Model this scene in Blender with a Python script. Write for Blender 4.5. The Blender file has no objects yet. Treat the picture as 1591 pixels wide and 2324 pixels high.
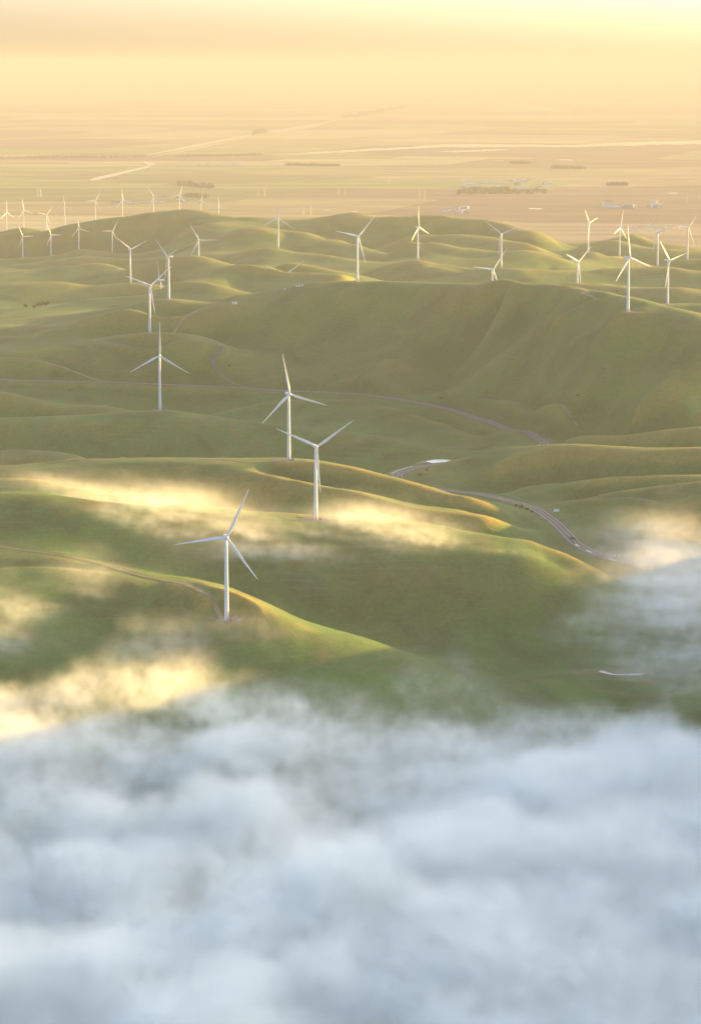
import bpy, bmesh, math, random
import numpy as np
from mathutils import Vector, Matrix

random.seed(7)
C = bpy.context.scene.collection
R = math.radians
PI = math.pi

# ------------------------------------------------------------------ camera
FPX, CX, CY = 6500.0, 795.5, 1162.0          # focal length and centre, in units of the photo at 1591 x 2324
HORIZON = 150.0
PITCH = math.atan((CY - HORIZON) / FPX)
ZC = 640.0                                   # camera height above the valley plain, metres
cam_d = bpy.data.cameras.new('camera')
cam = bpy.data.objects.new('camera', cam_d)
C.objects.link(cam)
cam.location = (0, 0, ZC)
cam.rotation_euler = (PI / 2 - PITCH, 0, 0)
cam_d.sensor_fit = 'VERTICAL'
cam_d.sensor_height = 36.0
cam_d.lens = 36.0 * FPX / 2324.0
cam_d.clip_start = 1.0
cam_d.clip_end = 400000.0
sc = bpy.context.scene
sc.camera = cam

# ------------------------------------------------------------------ sky, sun, exposure
SUN_AZ, SUN_EL = 53.0, 6.6                   # degrees right of the view direction, above the horizon
world = bpy.data.worlds.new('World')
sc.world = world
world.use_nodes = True
wn = world.node_tree
bg = wn.nodes['Background']
sky = wn.nodes.new('ShaderNodeTexSky')
sky.sky_type = 'NISHITA'
sky.sun_disc = False
sky.sun_elevation = R(SUN_EL)
sky.sun_rotation = R(SUN_AZ)
sky.altitude = 600.0
sky.air_density = 0.62
sky.dust_density = 4.9
sky.ozone_density = 1.5
wn.links.new(sky.outputs[0], bg.inputs['Color'])
bg.inputs['Strength'].default_value = 0.122
sun_d = bpy.data.lights.new('sun', 'SUN')
sun_d.energy = 5.0
sun_d.angle = R(0.53)
sun_d.color = (1.0, 0.565, 0.085)
sun = bpy.data.objects.new('sun', sun_d)
C.objects.link(sun)
sdir = Vector((math.sin(R(SUN_AZ)) * math.cos(R(SUN_EL)), math.cos(R(SUN_AZ)) * math.cos(R(SUN_EL)), math.sin(R(SUN_EL))))
sun.rotation_euler = (-sdir).to_track_quat('-Z', 'Y').to_euler()
sun.location = (3000, 2500, 1500)
sc.view_settings.view_transform = 'Standard'
sc.view_settings.look = 'None'
sc.view_settings.gamma = 1.0
sc.view_settings.use_curve_mapping = False
sc.view_settings.exposure = 2.6
sc.cycles.use_denoising = True
sc.cycles.use_adaptive_sampling = True
sc.cycles.adaptive_threshold = 0.02
sc.cycles.denoiser = 'OPENIMAGEDENOISE'
sc.cycles.max_bounces = 12
sc.cycles.diffuse_bounces = 2
sc.cycles.glossy_bounces = 2
sc.cycles.transmission_bounces = 2
sc.cycles.transparent_max_bounces = 12
sc.cycles.volume_bounces = 6
sc.cycles.volume_step_rate = 2.2
sc.cycles.volume_max_steps = 1024
sc.cycles.sample_clamp_indirect = 8.0

HAZE_DENSITY = 4.7e-5
HAZE_G = 0.0
FOG_SIGMA = 0.055
WISP_SIGMA = 0.0065

# ------------------------------------------------------------------ helpers
def ray(px, py):
    a = (px - CX) / FPX
    b = -(py - CY) / FPX
    cs, sn = math.cos(PITCH), math.sin(PITCH)
    return a, cs + b * sn, -sn + b * cs

def depth_below(px, py, D):
    a, fy, fz = ray(px, py)
    return -fz / fy * D

def u_of(px, py):
    a, fy, fz = ray(px, py)
    return a / fy * FPX

def y_of(d, D):
    """picture row of a point d below the camera at forward distance D"""
    t = math.atan2(d, D) - PITCH
    return CY + math.tan(t) * FPX

def mat(name, color=(0.5, 0.5, 0.5), rough=0.6, metallic=0.0, spec=0.5):
    m = bpy.data.materials.new(name)
    m.use_nodes = True
    b = m.node_tree.nodes['Principled BSDF']
    b.inputs['Base Color'].default_value = (*color, 1)
    b.inputs['Roughness'].default_value = rough
    b.inputs['Metallic'].default_value = metallic
    b.inputs['Specular IOR Level'].default_value = spec
    return m

def vary(m, scale, amount, detail=4.0, coord='Object'):
    """break a plain colour up with noise, as dirt and weathering do"""
    nt = m.node_tree
    b = nt.nodes['Principled BSDF']
    col = list(b.inputs['Base Color'].default_value)
    tc = nt.nodes.new('ShaderNodeTexCoord')
    n = nt.nodes.new('ShaderNodeTexNoise')
    n.inputs['Scale'].default_value = scale
    n.inputs['Detail'].default_value = detail
    r = nt.nodes.new('ShaderNodeValToRGB')
    r.color_ramp.elements[0].position = 0.3
    r.color_ramp.elements[1].position = 0.7
    r.color_ramp.elements[0].color = (*[c * (1 - amount) for c in col[:3]], 1)
    r.color_ramp.elements[1].color = (*[min(1, c * (1 + amount)) for c in col[:3]], 1)
    nt.links.new(tc.outputs[coord], n.inputs['Vector'])
    nt.links.new(n.outputs['Fac'], r.inputs['Fac'])
    nt.links.new(r.outputs['Color'], b.inputs['Base Color'])
    return m

def link(name, me, material=None, parent=None, smooth=False):
    if material is not None and not me.materials:
        me.materials.append(material)
    if smooth:
        me.polygons.foreach_set('use_smooth', [True] * len(me.polygons))
    o = bpy.data.objects.new(name, me)
    C.objects.link(o)
    o.parent = parent
    return o

def tag(o, label=None, cat=None, group=None, kind=None):
    if label: o['label'] = label
    if cat: o['category'] = cat
    if group: o['group'] = group
    if kind: o['kind'] = kind
    return o

def empty(name, loc, rz=0.0):
    o = bpy.data.objects.new(name, None)
    C.objects.link(o)
    o.location = loc
    o.rotation_euler = (0, 0, rz)
    o.empty_display_size = 2
    return o

def mesh_from(name, verts, faces):
    me = bpy.data.meshes.new(name)
    me.from_pydata([tuple(v) for v in verts], [], faces)
    me.update()
    return me

class MB:
    def __init__(s): s.v, s.f = [], []
    def box(s, c, d, rz=0.0):
        i = len(s.v)
        cz, sz = math.cos(rz), math.sin(rz)
        for k in (-1, 1):
            for q, p in ((-1, -1), (1, -1), (1, 1), (-1, 1)):
                x, y = q * d[0] / 2, p * d[1] / 2
                s.v.append((c[0] + x * cz - y * sz, c[1] + x * sz + y * cz, c[2] + k * d[2] / 2))
        s.f += [tuple(i + q for q in f) for f in ((3, 2, 1, 0), (4, 5, 6, 7), (0, 1, 5, 4), (1, 2, 6, 5), (2, 3, 7, 6), (3, 0, 4, 7))]
        return s
    def bar(s, a, b, r, n=4):
        a, b = Vector(a), Vector(b)
        q = (b - a).to_track_quat('Z', 'Y')
        i = len(s.v)
        for p in (a, b):
            for k in range(n):
                t = 2 * PI * (k + .5) / n
                s.v.append(tuple(p + q @ Vector((math.cos(t) * r, math.sin(t) * r, 0))))
        for k in range(n):
            s.f.append((i + k, i + (k + 1) % n, i + n + (k + 1) % n, i + n + k))
        s.f.append(tuple(i + k for k in range(n))[::-1]); s.f.append(tuple(i + n + k for k in range(n)))
        return s
    def rings(s, rings, cap=True):
        """rings: lists of points with equal count, joined into a tube"""
        i = len(s.v); n = len(rings[0])
        for r in rings: s.v += [tuple(p) for p in r]
        for k in range(len(rings) - 1):
            for j in range(n):
                s.f.append((i + k * n + j, i + k * n + (j + 1) % n, i + (k + 1) * n + (j + 1) % n, i + (k + 1) * n + j))
        if cap:
            s.f.append(tuple(i + j for j in range(n))[::-1])
            s.f.append(tuple(i + (len(rings) - 1) * n + j for j in range(n)))
        return s
    def mesh(s, name): return mesh_from(name, s.v, s.f)

def circle(r, z, n=24, cx=0.0, cy=0.0):
    return [(cx + r * math.cos(2 * PI * k / n), cy + r * math.sin(2 * PI * k / n), z) for k in range(n)]

# smooth value noise, any number of dimensions up to 3
def _lat(seed, n=64):
    return np.random.default_rng(seed).random((n, n, n), dtype=np.float32)
_LAT = {}
def vnoise(x, y, z, seed=1):
    if seed not in _LAT: _LAT[seed] = _lat(seed)
    L = _LAT[seed]; n = 64
    xi, yi, zi = np.floor(x).astype(np.int32), np.floor(y).astype(np.int32), np.floor(z).astype(np.int32)
    fx, fy, fz = (x - xi).astype(np.float32), (y - yi).astype(np.float32), (z - zi).astype(np.float32)
    fx, fy, fz = [t * t * t * (t * (t * 6 - 15) + 10) for t in (fx, fy, fz)]
    x0, x1, y0, y1, z0, z1 = xi % n, (xi + 1) % n, yi % n, (yi + 1) % n, zi % n, (zi + 1) % n
    a = L[x0, y0, z0] * (1 - fx) + L[x1, y0, z0] * fx
    b = L[x0, y1, z0] * (1 - fx) + L[x1, y1, z0] * fx
    c = L[x0, y0, z1] * (1 - fx) + L[x1, y0, z1] * fx
    d = L[x0, y1, z1] * (1 - fx) + L[x1, y1, z1] * fx
    return (a * (1 - fy) + b * fy) * (1 - fz) + (c * (1 - fy) + d * fy) * fz
def fbm(x, y, z=None, octaves=4, seed=1, gain=0.5, lac=2.03):
    if z is None: z = np.zeros_like(x) + 0.37
    s = np.zeros_like(x, dtype=np.float32); a, t = 1.0, 0.0
    for k in range(octaves):
        s += a * vnoise(x * lac ** k + 13.7 * k, y * lac ** k + 7.1 * k, z * lac ** k + 3.3 * k, seed)
        t += a; a *= gain
    return s / t
def sstep(a, b, x):
    t = np.clip((x - a) / (b - a), 0, 1)
    return t * t * (3 - 2 * t)

# ------------------------------------------------------------------ wind turbines of the photo: base column, base row, distance, size, yaw, blade phase
TURBINES = [
    (515, 1410, 2640, 1.0, 12, 24.5, 'nearest wind turbine, standing at the end of the dirt track above the fog'),
    (717, 1180, 3059, 1.0, 15, 55.5, 'white wind turbine on the gold-lit crest, one blade hanging beside its tower'),
    (656, 1045, 3400, 1.0, 25, -12, 'white wind turbine on a gravel pad, its tower crossed by a neighbour\'s blade tip'),
    (364, 932, 4127, 1.0, 3, 1, 'wind turbine on a green ridge, one blade pointing straight up like a Y upside down'),
    (341, 755, 4860, 1.0, 30, 51, 'wind turbine on a knoll above the looping road, blades spread in a wide V'),
    (384, 680, 5362, 1.0, -57, 68, 'side-on wind turbine behind the knoll, nacelle pointing right'),
    (366, 714, 6660, 1.0, -65, -10, 'wind turbine sunk behind a lit ridge, only nacelle and upper blades showing'),
    (297, 641, 6845, 1.0, 35, 66, 'wind turbine with a wide V of blades behind the side-on turbine'),
    (452, 621, 7320, 1.0, 20, -30, 'wind turbine with one level blade, on the slope below the dark far hill'),
    (53, 584, 8450, .78, 45, -30, 'first small turbine from the left edge in the nearer hazy row'),
    (117, 580, 8430, .78, 45, -28, 'second small turbine from the left edge in the nearer hazy row'),
    (180, 565, 8450, .78, 40, -11, 'third small turbine from the left edge in the nearer hazy row'),
    (256, 572, 8400, .78, 40, 32, 'fourth small turbine from the left edge in the nearer hazy row'),
    (16, 526, 9100, .78, 60, -2, 'leftmost small turbine of the faint row along the hills\' far edge'),
    (55, 521, 9150, .78, 50, -15, 'second faint turbine from the left, behind the small rounded hill'),
    (107, 533, 9100, .78, 45, 42, 'third faint turbine from the left, in the gap between two far hills'),
    (148, 514, 9050, .78, 30, -8, 'fourth faint turbine from the left, at the foot of the dark far hill'),
    (217, 501, 9050, .78, 40, 30, 'fifth faint turbine from the left, on the rising skyline of the far hill'),
    (279, 499, 9100, .78, 45, -10, 'sixth faint turbine from the left, on the far hill\'s left shoulder'),
    (349, 490, 9100, .78, 30, -36, 'seventh faint turbine from the left, just left of the far hill\'s top'),
    (408, 487, 9100, .78, 40, 20, 'eighth faint turbine from the left, behind the top of the far hill'),
    (457, 499, 9100, .78, 25, 10, 'ninth faint turbine from the left, past the far hill\'s top'),
    (497, 513, 9100, .78, 30, -8, 'last faint turbine of the far row, low behind the far hill\'s right shoulder'),
    (632, 565, 7536, 1.0, 5, 4, 'wind turbine with one blade straight up, alone on a lit mid-distance ridge'),
    (648, 724, 6350, 1.0, 10, 55, 'wind turbine hidden behind the big hill except two blades and the tower top'),
    (811, 640, 5055, 1.0, 32, 43, 'wind turbine on the skyline of the big hill with a gold-lit lower blade'),
    (948, 591, 6896, 1.0, 60, -8, 'wind turbine seen edge-on, nacelle to the left, on a low lit crest'),
    (1116, 706, 5500, 1.0, 35, 38, 'wind turbine half hidden behind the right part of the big hill\'s flat top'),
    (1137, 607, 6800, 1.0, -15, 67, 'wind turbine with a wide V of blades behind the half-hidden one'),
    (1309, 685, 5980, 1.0, 48, 52, 'wind turbine whose foot is hidden by the big hill\'s right shoulder'),
    (1424, 708, 4228, 1.0, 47, -12, 'tallest turbine at the right, standing on the gold-lit shoulder'),
    (1514, 691, 5200, 1.0, 48, 77, 'wind turbine beside the mist at the right edge, one blade over its tower'),
    (1334, 574, 7785, 1.0, 60, 76, 'edge-on turbine on a bright yellow knoll behind the shoulder'),
    (1405, 580, 8000, 1.0, 60, 12, 'farthest of the right-hand turbines, its blade up beside the tall turbine\'s tip'),
    (1491, 606, 6790, 1.0, -58, 74, 'turbine with its nacelle to the right, in the right-hand cluster'),
    (1559, 591, 7115, 1.0, 35, 38, 'last turbine before the right edge, one blade level to the left'),
    (-24, 584, 8450, .78, 40, -27, 'turbine cut by the left edge, only a blade tip in view'),
]

# ------------------------------------------------------------------ terrain control lines: (column, row, distance)
CREST = [
    [(250,1282,2830),(340,1297,2790),(450,1317,2745),(500,1334,2720),(575,1364,2700),(650,1399,2680),(710,1429,2665),(795,1449,2650),(870,1471,2640),(950,1502,2628)],
    [(0,1100,3120),(100,1103,3110),(200,1125,3090),(300,1140,3080),(400,1152,3075),(480,1160,3070),(600,1163,3070),(720,1175,3065),(800,1174,3060),(900,1183,3050),(1000,1190,3040),(1100,1203,3020),(1200,1225,3005),(1290,1262,2985),(1360,1300,2955),(1400,1340,2925)],
    [(600,1075,3330),(660,1089,3280),(795,1105,3230),(945,1137,3190),(1115,1165,3170)],
    [(0,1057,3500),(100,1055,3490),(200,1048,3480),(300,1043,3470),(400,1041,3450),(500,1043,3430),(600,1045,3410),(656,1043,3405),(720,1048,3400),(800,1060,3390),(900,1085,3370),(1000,1112,3340),(1090,1135,3300)],
    [(0,1026,3750),(100,1030,3740),(215,1047,3700)],
    [(0,950,4100),(215,942,4120),(300,935,4130),(367,931,4130),(480,942,4110),(600,962,4080),(795,983,4020),(895,995,3980),(1000,1022,3900)],
    [(0,887,4380),(100,910,4360),(150,919,4350),(240,921,4340),(300,936,4320)],
    [(480,942,4400),(600,915,4420),(700,906,4420),(795,906,4400),(895,925,4330),(995,957,4230),(1115,1002,4080)],
    [(1240,1002,3950),(1320,990,3900),(1395,987,3860),(1495,975,3800),(1590,967,3760)],
    [(1035,1045,3710),(1105,1040,3680),(1185,1025,3650),(1295,1017,3600),(1395,1020,3560),(1590,1010,3520)],
    [(1170,1112,3490),(1245,1097,3470),(1395,1080,3430),(1590,1075,3380)],
    [(1265,1142,3370),(1395,1117,3330),(1590,1095,3250)],
    [(400,722,5020),(450,704,5060),(511,682,5110),(531,670,5140),(593,662,5160),(649,653,5150),(697,644,5120),(760,640,5090),(810,638,5060),(900,640,5000),(1000,643,4920),(1100,645,4820),(1200,645,4680),(1300,651,4530),(1371,664,4420),(1424,674,4350),(1473,686,4300),(1523,698,4260),(1590,714,4200)],
    [(220,772,4900),(280,760,4885),(341,754,4870),(400,757,4850),(450,762,4840),(490,774,4830)],
    [(0,765,5000),(45,764,5010),(140,744,5050),(210,717,5090),(280,702,5100),(315,706,5090),(350,715,5070),(385,719,5050)],
    [(300,690,5390),(336,683,5380),(382,680,5365),(438,685,5350),(491,688,5340)],
    [(386,646,6000),(421,641,6000),(473,641,5980),(508,648,5950),(558,665,5900)],
    [(200,652,6850),(266,645,6850),(298,641,6847),(361,648,6830)],
    [(210,600,7500),(245,601,7500),(277,610,7450)],
    [(200,582,7900),(294,591,7850)],
    [(0,587,8450),(45,585,8455),(117,581,8435),(158,572,8450),(182,565,8455),(245,571,8410),(280,577,8350),(340,582,8250)],
    [(115,524,8850),(147,514,8850),(224,498,8850),(298,489,8850),(333,482,8850),(386,475,8850),(421,474,8850),(473,482,8800),(526,492,8750),(595,493,8700),(665,498,8700),(709,495,8700),(753,487,8700),(788,482,8700),(814,481,8700),(840,485,8700),(874,490,8650),(911,491,8650),(964,489,8650),(1008,490,8600),(1061,498,8550),(1104,500,8500),(1148,507,8450),(1190,517,8400),(1240,530,8400)],
    [(0,528,8950),(28,523,8950),(53,519,8950),(88,524,8950),(116,536,8950)],
    [(595,513,8150),(639,520,8150),(674,524,8150),(709,531,8100),(745,543,8050),(771,545,8050),(815,558,7950),(874,577,7850)],
    [(595,562,7545),(632,564,7540),(648,568,7530),(687,574,7500),(753,580,7450),(780,585,7400),(841,601,7300)],
    [(560,606,6350),(595,610,6320),(630,615,6300),(670,619,6250),(700,624,6200),(767,621,6200),(800,628,6150)],
    [(841,614,6950),(874,604,6930),(911,594,6910),(946,590,6900),(981,595,6880),(1016,600,6850),(1069,609,6800),(1122,613,6750),(1191,612,6700),(1274,612,6750),(1353,610,6780),(1433,608,6790),(1491,605,6795),(1532,607,6780),(1590,612,6750)],
    [(911,550,7650),(973,548,7620),(1008,554,7600),(1069,561,7560),(1122,568,7520),(1191,570,7500),(1240,580,7480)],
    [(930,535,8150),(973,532,8150),(1040,530,8100),(1120,540,8050),(1200,552,8000)],
    [(1274,585,7800),(1304,577,7800),(1330,572,7790),(1350,571,7790),(1369,577,7790),(1393,581,7790),(1423,583,7780),(1453,593,7750)],
    [(1274,567,8300),(1324,555,8300),(1360,547,8300),(1393,545,8300),(1423,551,8300),(1453,561,8250),(1500,566,8200),(1590,570,8200)],
    [(1386,543,8900),(1417,536,8900),(1440,534,8900),(1473,547,8880),(1530,555,8850)],
    [(1500,596,7130),(1558,590,7118),(1590,588,7110)],
    [(1280,645,5900),(1324,646,5900),(1433,650,5850),(1552,653,5800),(1590,662,5780)],
    [(1440,694,5210),(1473,691,5210),(1514,690,5205),(1590,690,5190)],
]
ROAD = [(-150,858,4720),(0,862,4710),(120,866,4705),(255,868,4700),(365,873,4690),(525,880,4670),(595,885,4650),(795,895,4590),(900,906,4520),(970,917,4450),(1045,932,4360),(1120,950,4250),(1185,972,4130),(1220,992,4040),(1235,1008,3970),(1215,1022,3900),(1150,1036,3835),(1040,1048,3780),(975,1056,3740),(920,1067,3690),(902,1080,3650),(918,1098,3585),(1000,1113,3520),(1090,1123,3470),(1155,1137,3400),(1213,1153,3335),(1255,1182,3255),(1285,1212,3180),(1310,1236,3125),(1345,1254,3085),(1395,1269,3050),(1495,1294,3010),(1590,1314,2975),(1750,1340,2930),(2000,1370,2890)]
SLOPE = [  # loose points on slopes and in gullies
    (0,1240,2900),(150,1262,2860),(420,1378,2685),(0,1400,2655),(200,1420,2655),(350,1425,2650),(515,1500,2562),(300,1540,2520),(0,1560,2490),
    (600,760,4960),(600,820,4800),(800,740,4890),(800,830,4720),(1135,732,4700),(1095,772,4672),(1020,812,4712),(990,842,4670),(1005,884,4580),
    (900,740,4820),(900,820,4655),(1130,810,4480),(1200,740,4540),(1300,760,4330),(1300,920,4090),(1450,800,4120),(1450,948,3930),
    (1590,850,4000),(1590,930,3870),(1200,930,4240),(1100,915,4380),(341,800,4795),(341,840,4735),(100,790,4850),(0,812,4800),(150,840,4750),
    (0,620,7500),(0,700,5900),(0,745,5250),(150,690,5900),(150,640,6900),(250,690,6000),(210,705,5500),(100,735,5350),(400,600,7700),(421,520,8500),(421,560,8150),(520,530,8300),
    (1400,1180,3200),(1500,1180,3150),(1590,1180,3130),(1500,1250,3090),(1590,1250,3070),
    (0,540,8760),(60,545,8740),
]
DEEP = [  # (column, distance, metres below the camera): floors nobody sees directly, and ground beside the frame
    (350,2870,505),(500,2830,528),(650,2800,545),(800,2770,560),(950,2745,568),(1100,2715,570),(1250,2690,570),(1400,2640,562),(1480,2640,562),(1400,2500,572),
    (700,2450,560),(870,2450,570),(1100,2450,588),(1300,2400,588),(1500,2400,588),(1590,2680,558),
    (560,9100,532),(600,9150,555),
]
for x in range(-800, 2500, 300):
    DEEP += [(x, 500, 634), (x, 800, 628), (x, 1400, 622), (x, 1900, 612 if x > 800 else 606)]
for x in range(-100, 1800, 250):
    DEEP += [(x, 2200, 588 if x < 900 else 608)]
for x in range(650, 2600, 200):
    DEEP += [(x, 9300, 600)]
for x in range(-2400, 4000, 300):
    DEEP += [(x, 9900, 643), (x, 10700, 645)]
for x in range(-1400, 500, 300):
    DEEP += [(x, 9500, 610)]
# unseen hill added right of the frame, shaped so its shadow covers the fog
DEEP += [(3042,2025,385),(2597,2525,380),(2364,2900,380),(2334,2956,390),(2290,3044,404),(2254,3119,438),(2198,3244,462),(3684,2250,380),(3159,2750,375),(2862,3144,386),(2761,3306,430),(2655,3494,456),
         (2046,2337,525),(1826,2837,522),(2387,1837,525),(3300,1600,390),(2900,1400,520),(3700,1700,385),(1900,2300,575),(1900,1900,600),(1850,3050,515)]

def resample(line, step=38.0):
    out = []
    for (a, b) in zip(line[:-1], line[1:]):
        n = max(1, int(round(abs(b[0] - a[0]) / step)))
        for k in range(n):
            t = k / n
            out.append(tuple(a[i] + (b[i] - a[i]) * t for i in range(3)))
    out.append(line[-1])
    return out

pts = []   # (u, lnD, z)
def addp(px, py, D):
    pts.append((u_of(px, py), math.log(D), ZC - depth_below(px, py, D)))
def addd(px, D, d):
    pts.append(((px - CX), math.log(D), ZC - d))
rng = np.random.default_rng(5)
ext = []
for ln in CREST:
    l = list(ln)
    if l[0][0] <= 0:
        x, y, D = l[0]
        l = [(-1500, y + 10, D * 1.02), (-900, y + rng.uniform(-12, 12), D * 1.01), (-450, y + rng.uniform(-8, 8), D * 1.005), (-150, y + 2, D)] + l
    if l[-1][0] >= 1590 and 4000 < l[-1][2] < 4400:
        l = l + [(1740,762,4150),(2050,850,4080),(2500,905,4000),(3200,930,3950)]
    elif l[-1][0] >= 1590 and l[-1][2] < 3650:
        x, y, D = l[-1]
        l = l + [(1740, y - 1, D * .995)]
    elif l[-1][0] >= 1590:
        x, y, D = l[-1]
        l = l + [(1740, y - 1, D * .995), (2050, y + rng.uniform(-8, 8), D * .99), (2500, y + rng.uniform(-14, 14), D * .985), (3200, y + 14, D * .98)]
    ext.append(l)
for l in ext:
    for p in resample(l, 40 if l[0][2] > 3600 else 34): addp(*p)
for p in resample(ROAD, 60): addp(*p)
for p in SLOPE: addp(*p)
for x, D, d in DEEP: addd(x, D, d)
for t in TURBINES: addp(t[0], t[1], t[2])
# hidden hollows between neighbouring crests
roadp = [(u_of(p[0], p[1]), math.log(p[2])) for p in resample(ROAD, 30)]
for x in range(-1400, 3200, 62):
    col = []
    for l in ext:
        xs = [p[0] for p in l]
        if xs[0] <= x <= xs[-1]:
            y = float(np.interp(x, xs, [p[1] for p in l])); D = float(np.interp(x, xs, [p[2] for p in l]))
            col.append((D, depth_below(x, y, D)))
    col.sort()
    for (D0, d0), (D1, d1) in zip(col[:-1], col[1:]):
        gap = D1 - D0
        if gap < 60: continue
        if x < -150 and gap > 900: continue
        Dv = D0 + .46 * gap
        u, v = x - CX, math.log(Dv)
        if D0 < 2840 and D1 > 3000: continue
        if min(abs(v - q[1]) + abs(u - q[0]) / FPX * 1.2 for q in roadp) < .028: continue
        if D1 > 4180 and D1 < 5200 and D0 < 4180 and x > 1200: continue          # the big hill's long front slope has its own points
        if 4180 < D1 < 5200 and D0 < 4500 and x > 380: continue
        dep = float(np.clip(.17 * gap, 10, 62)) if D1 < 5250 else float(np.clip(.10 * gap, 8, 40))
        if x < 300 and 4950 < D0 < 5600 and D1 > 6400: continue
        pts.append((u, v, ZC - (max(d0, d1) + dep)))
# rounded shoulders just before and behind every crest line, so that each crest is a real top
for x in range(-1400, 3200, 50):
    col = []
    for l in ext:
        xs = [p[0] for p in l]
        if xs[0] <= x <= xs[-1]:
            y = float(np.interp(x, xs, [p[1] for p in l])); D = float(np.interp(x, xs, [p[2] for p in l]))
            col.append((D, depth_below(x, y, D)))
    col.sort()
    for k, (D, d) in enumerate(col):
        gb = (col[k + 1][0] - D) if k + 1 < len(col) else 400
        gf = (D - col[k - 1][0]) if k else 300
        tb = float(np.clip(.2 * gb, 14, 110))
        if gb > 70: pts.append((x - CX, math.log(D + tb), ZC - (d + .15 * tb + 1)))
        tf = float(np.clip(.14 * gf, 12, 60))
        gentle = D < 3520 and x < 1250
        if gentle: tf = float(np.clip(.22 * gf, 25, 80))
        if gf > 90: pts.append((x - CX, math.log(D - tf), ZC - (d + (.035 if gentle else .13) * tf)))
P = np.array(pts, dtype=np.float64)
P[:, 0] /= FPX
# thin duplicates
keep = []
seen = set()
for i, p in enumerate(P):
    k = (round(p[0] * 700), round(p[1] * 500))
    if k in seen: continue
    seen.add(k); keep.append(i)
P = P[keep]

def tps(r2):
    return np.where(r2 > 1e-16, .5 * r2 * np.log(np.maximum(r2, 1e-16)), 0)
AX = 1.0
Q = P[:, :2] * np.array([AX, 1.0])
n = len(Q)
A = np.zeros((n + 3, n + 3))
r2 = ((Q[:, None, :] - Q[None, :, :]) ** 2).sum(-1)
A[:n, :n] = tps(r2) + np.eye(n) * 1.5e-6
A[:n, n] = 1; A[:n, n + 1:] = Q
A[n, :n] = 1; A[n + 1:, :n] = Q.T
W = np.linalg.solve(A, np.concatenate([P[:, 2], np.zeros(3)]))
def rbf(u, v):
    q = np.stack([u * AX / FPX, v], -1).astype(np.float64)
    out = np.empty(len(q))
    q2 = (Q ** 2).sum(1)
    for s in range(0, len(q), 3000):
        c = q[s:s + 3000]
        r2 = np.maximum((c ** 2).sum(1)[:, None] + q2[None, :] - 2 * (c @ Q.T), 1e-14)
        k = np.log(r2.astype(np.float32)).astype(np.float64)
        k *= r2
        out[s:s + 3000] = .5 * (k @ W[:n]) + W[n] + c @ W[n + 1:]
    return out

U = np.concatenate([np.linspace(-4200, -1300, 40)[:-1], np.linspace(-1300, -900, 40)[:-1], np.linspace(-900, 900, 420), np.linspace(900, 1300, 40)[1:], np.linspace(1300, 4200, 60)[1:]])
V = np.concatenate([np.linspace(math.log(480), math.log(2000), 60)[:-1], np.linspace(math.log(2000), math.log(5300), 520)[:-1], np.linspace(math.log(5300), math.log(10700), 300)])
# coarse evaluation, then a smooth upsampling
Uc = np.concatenate([np.linspace(-4200, -960, 34)[:-1], np.linspace(-960, 960, 121), np.linspace(960, 4200, 34)[1:]])
Vc = np.concatenate([np.linspace(math.log(480), math.log(2000), 22)[:-1], np.linspace(math.log(2000), math.log(10700), 330)])
gu, gv = np.meshgrid(Uc, Vc, indexing='ij')
Zc = rbf(gu.ravel(), gv.ravel()).reshape(gu.shape)
def cubic_axis(xs, ys, xq):
    """Catmull-Rom along axis 0 with uneven knots"""
    i = np.clip(np.searchsorted(xs, xq) - 1, 0, len(xs) - 2)
    m = np.gradient(ys, xs, axis=0)
    h = (xs[i + 1] - xs[i])
    t = (xq - xs[i]) / h
    sh = (-1,) + (1,) * (ys.ndim - 1)
    t = t.reshape(sh); h = h.reshape(sh)
    return (2 * t**3 - 3 * t**2 + 1) * ys[i] + (t**3 - 2 * t**2 + t) * h * m[i] + (-2 * t**3 + 3 * t**2) * ys[i + 1] + (t**3 - t**2) * h * m[i + 1]
Z = cubic_axis(Uc, Zc, U)
Z = cubic_axis(Vc, Z.T, V).T            # [u, v]
GU, GV = np.meshgrid(U, V, indexing='ij')
GD = np.exp(GV)
GX = GU / FPX * GD
Z = np.clip(Z, 4.0, 330.0)

# fine relief: rills, hummocks and terracettes a camera at this height still sees
rel = (fbm(GX / 240, GD / 240, octaves=4, seed=3, gain=.42) - .5) * 8.0
rid = np.abs(fbm(GX / 330 + 5, GD / 330, octaves=3, seed=4, gain=.4) - .5) * 2
rel += (np.minimum(rid / .16, 1) * .7 + .3 * sstep(0, .4, rid) - .8) * 5.0
rel *= sstep(1500, 2300, GD) * (1 - .7 * sstep(3700, 4200, GD) + 1.1 * sstep(5200, 7000, GD))
tm = np.ones_like(Z)
for t in TURBINES:
    u0 = u_of(t[0], t[1]); X0 = u0 / FPX * t[2]
    tm *= sstep(15, 70, np.hypot(GX - X0, GD - t[2]))
cr = np.ones_like(Z)
Z0 = Z.copy()
Z = Z + rel * tm

def grid_interp(G, x, D):
    u = np.asarray(x) / np.asarray(D) * FPX
    v = np.log(np.asarray(D))
    i = np.clip(np.searchsorted(U, u) - 1, 0, len(U) - 2)
    j = np.clip(np.searchsorted(V, v) - 1, 0, len(V) - 2)
    s = np.clip((u - U[i]) / (U[i + 1] - U[i]), 0, 1); t = np.clip((v - V[j]) / (V[j + 1] - V[j]), 0, 1)
    return (G[i, j] * (1 - s) + G[i + 1, j] * s) * (1 - t) + (G[i, j + 1] * (1 - s) + G[i + 1, j + 1] * s) * t

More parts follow.
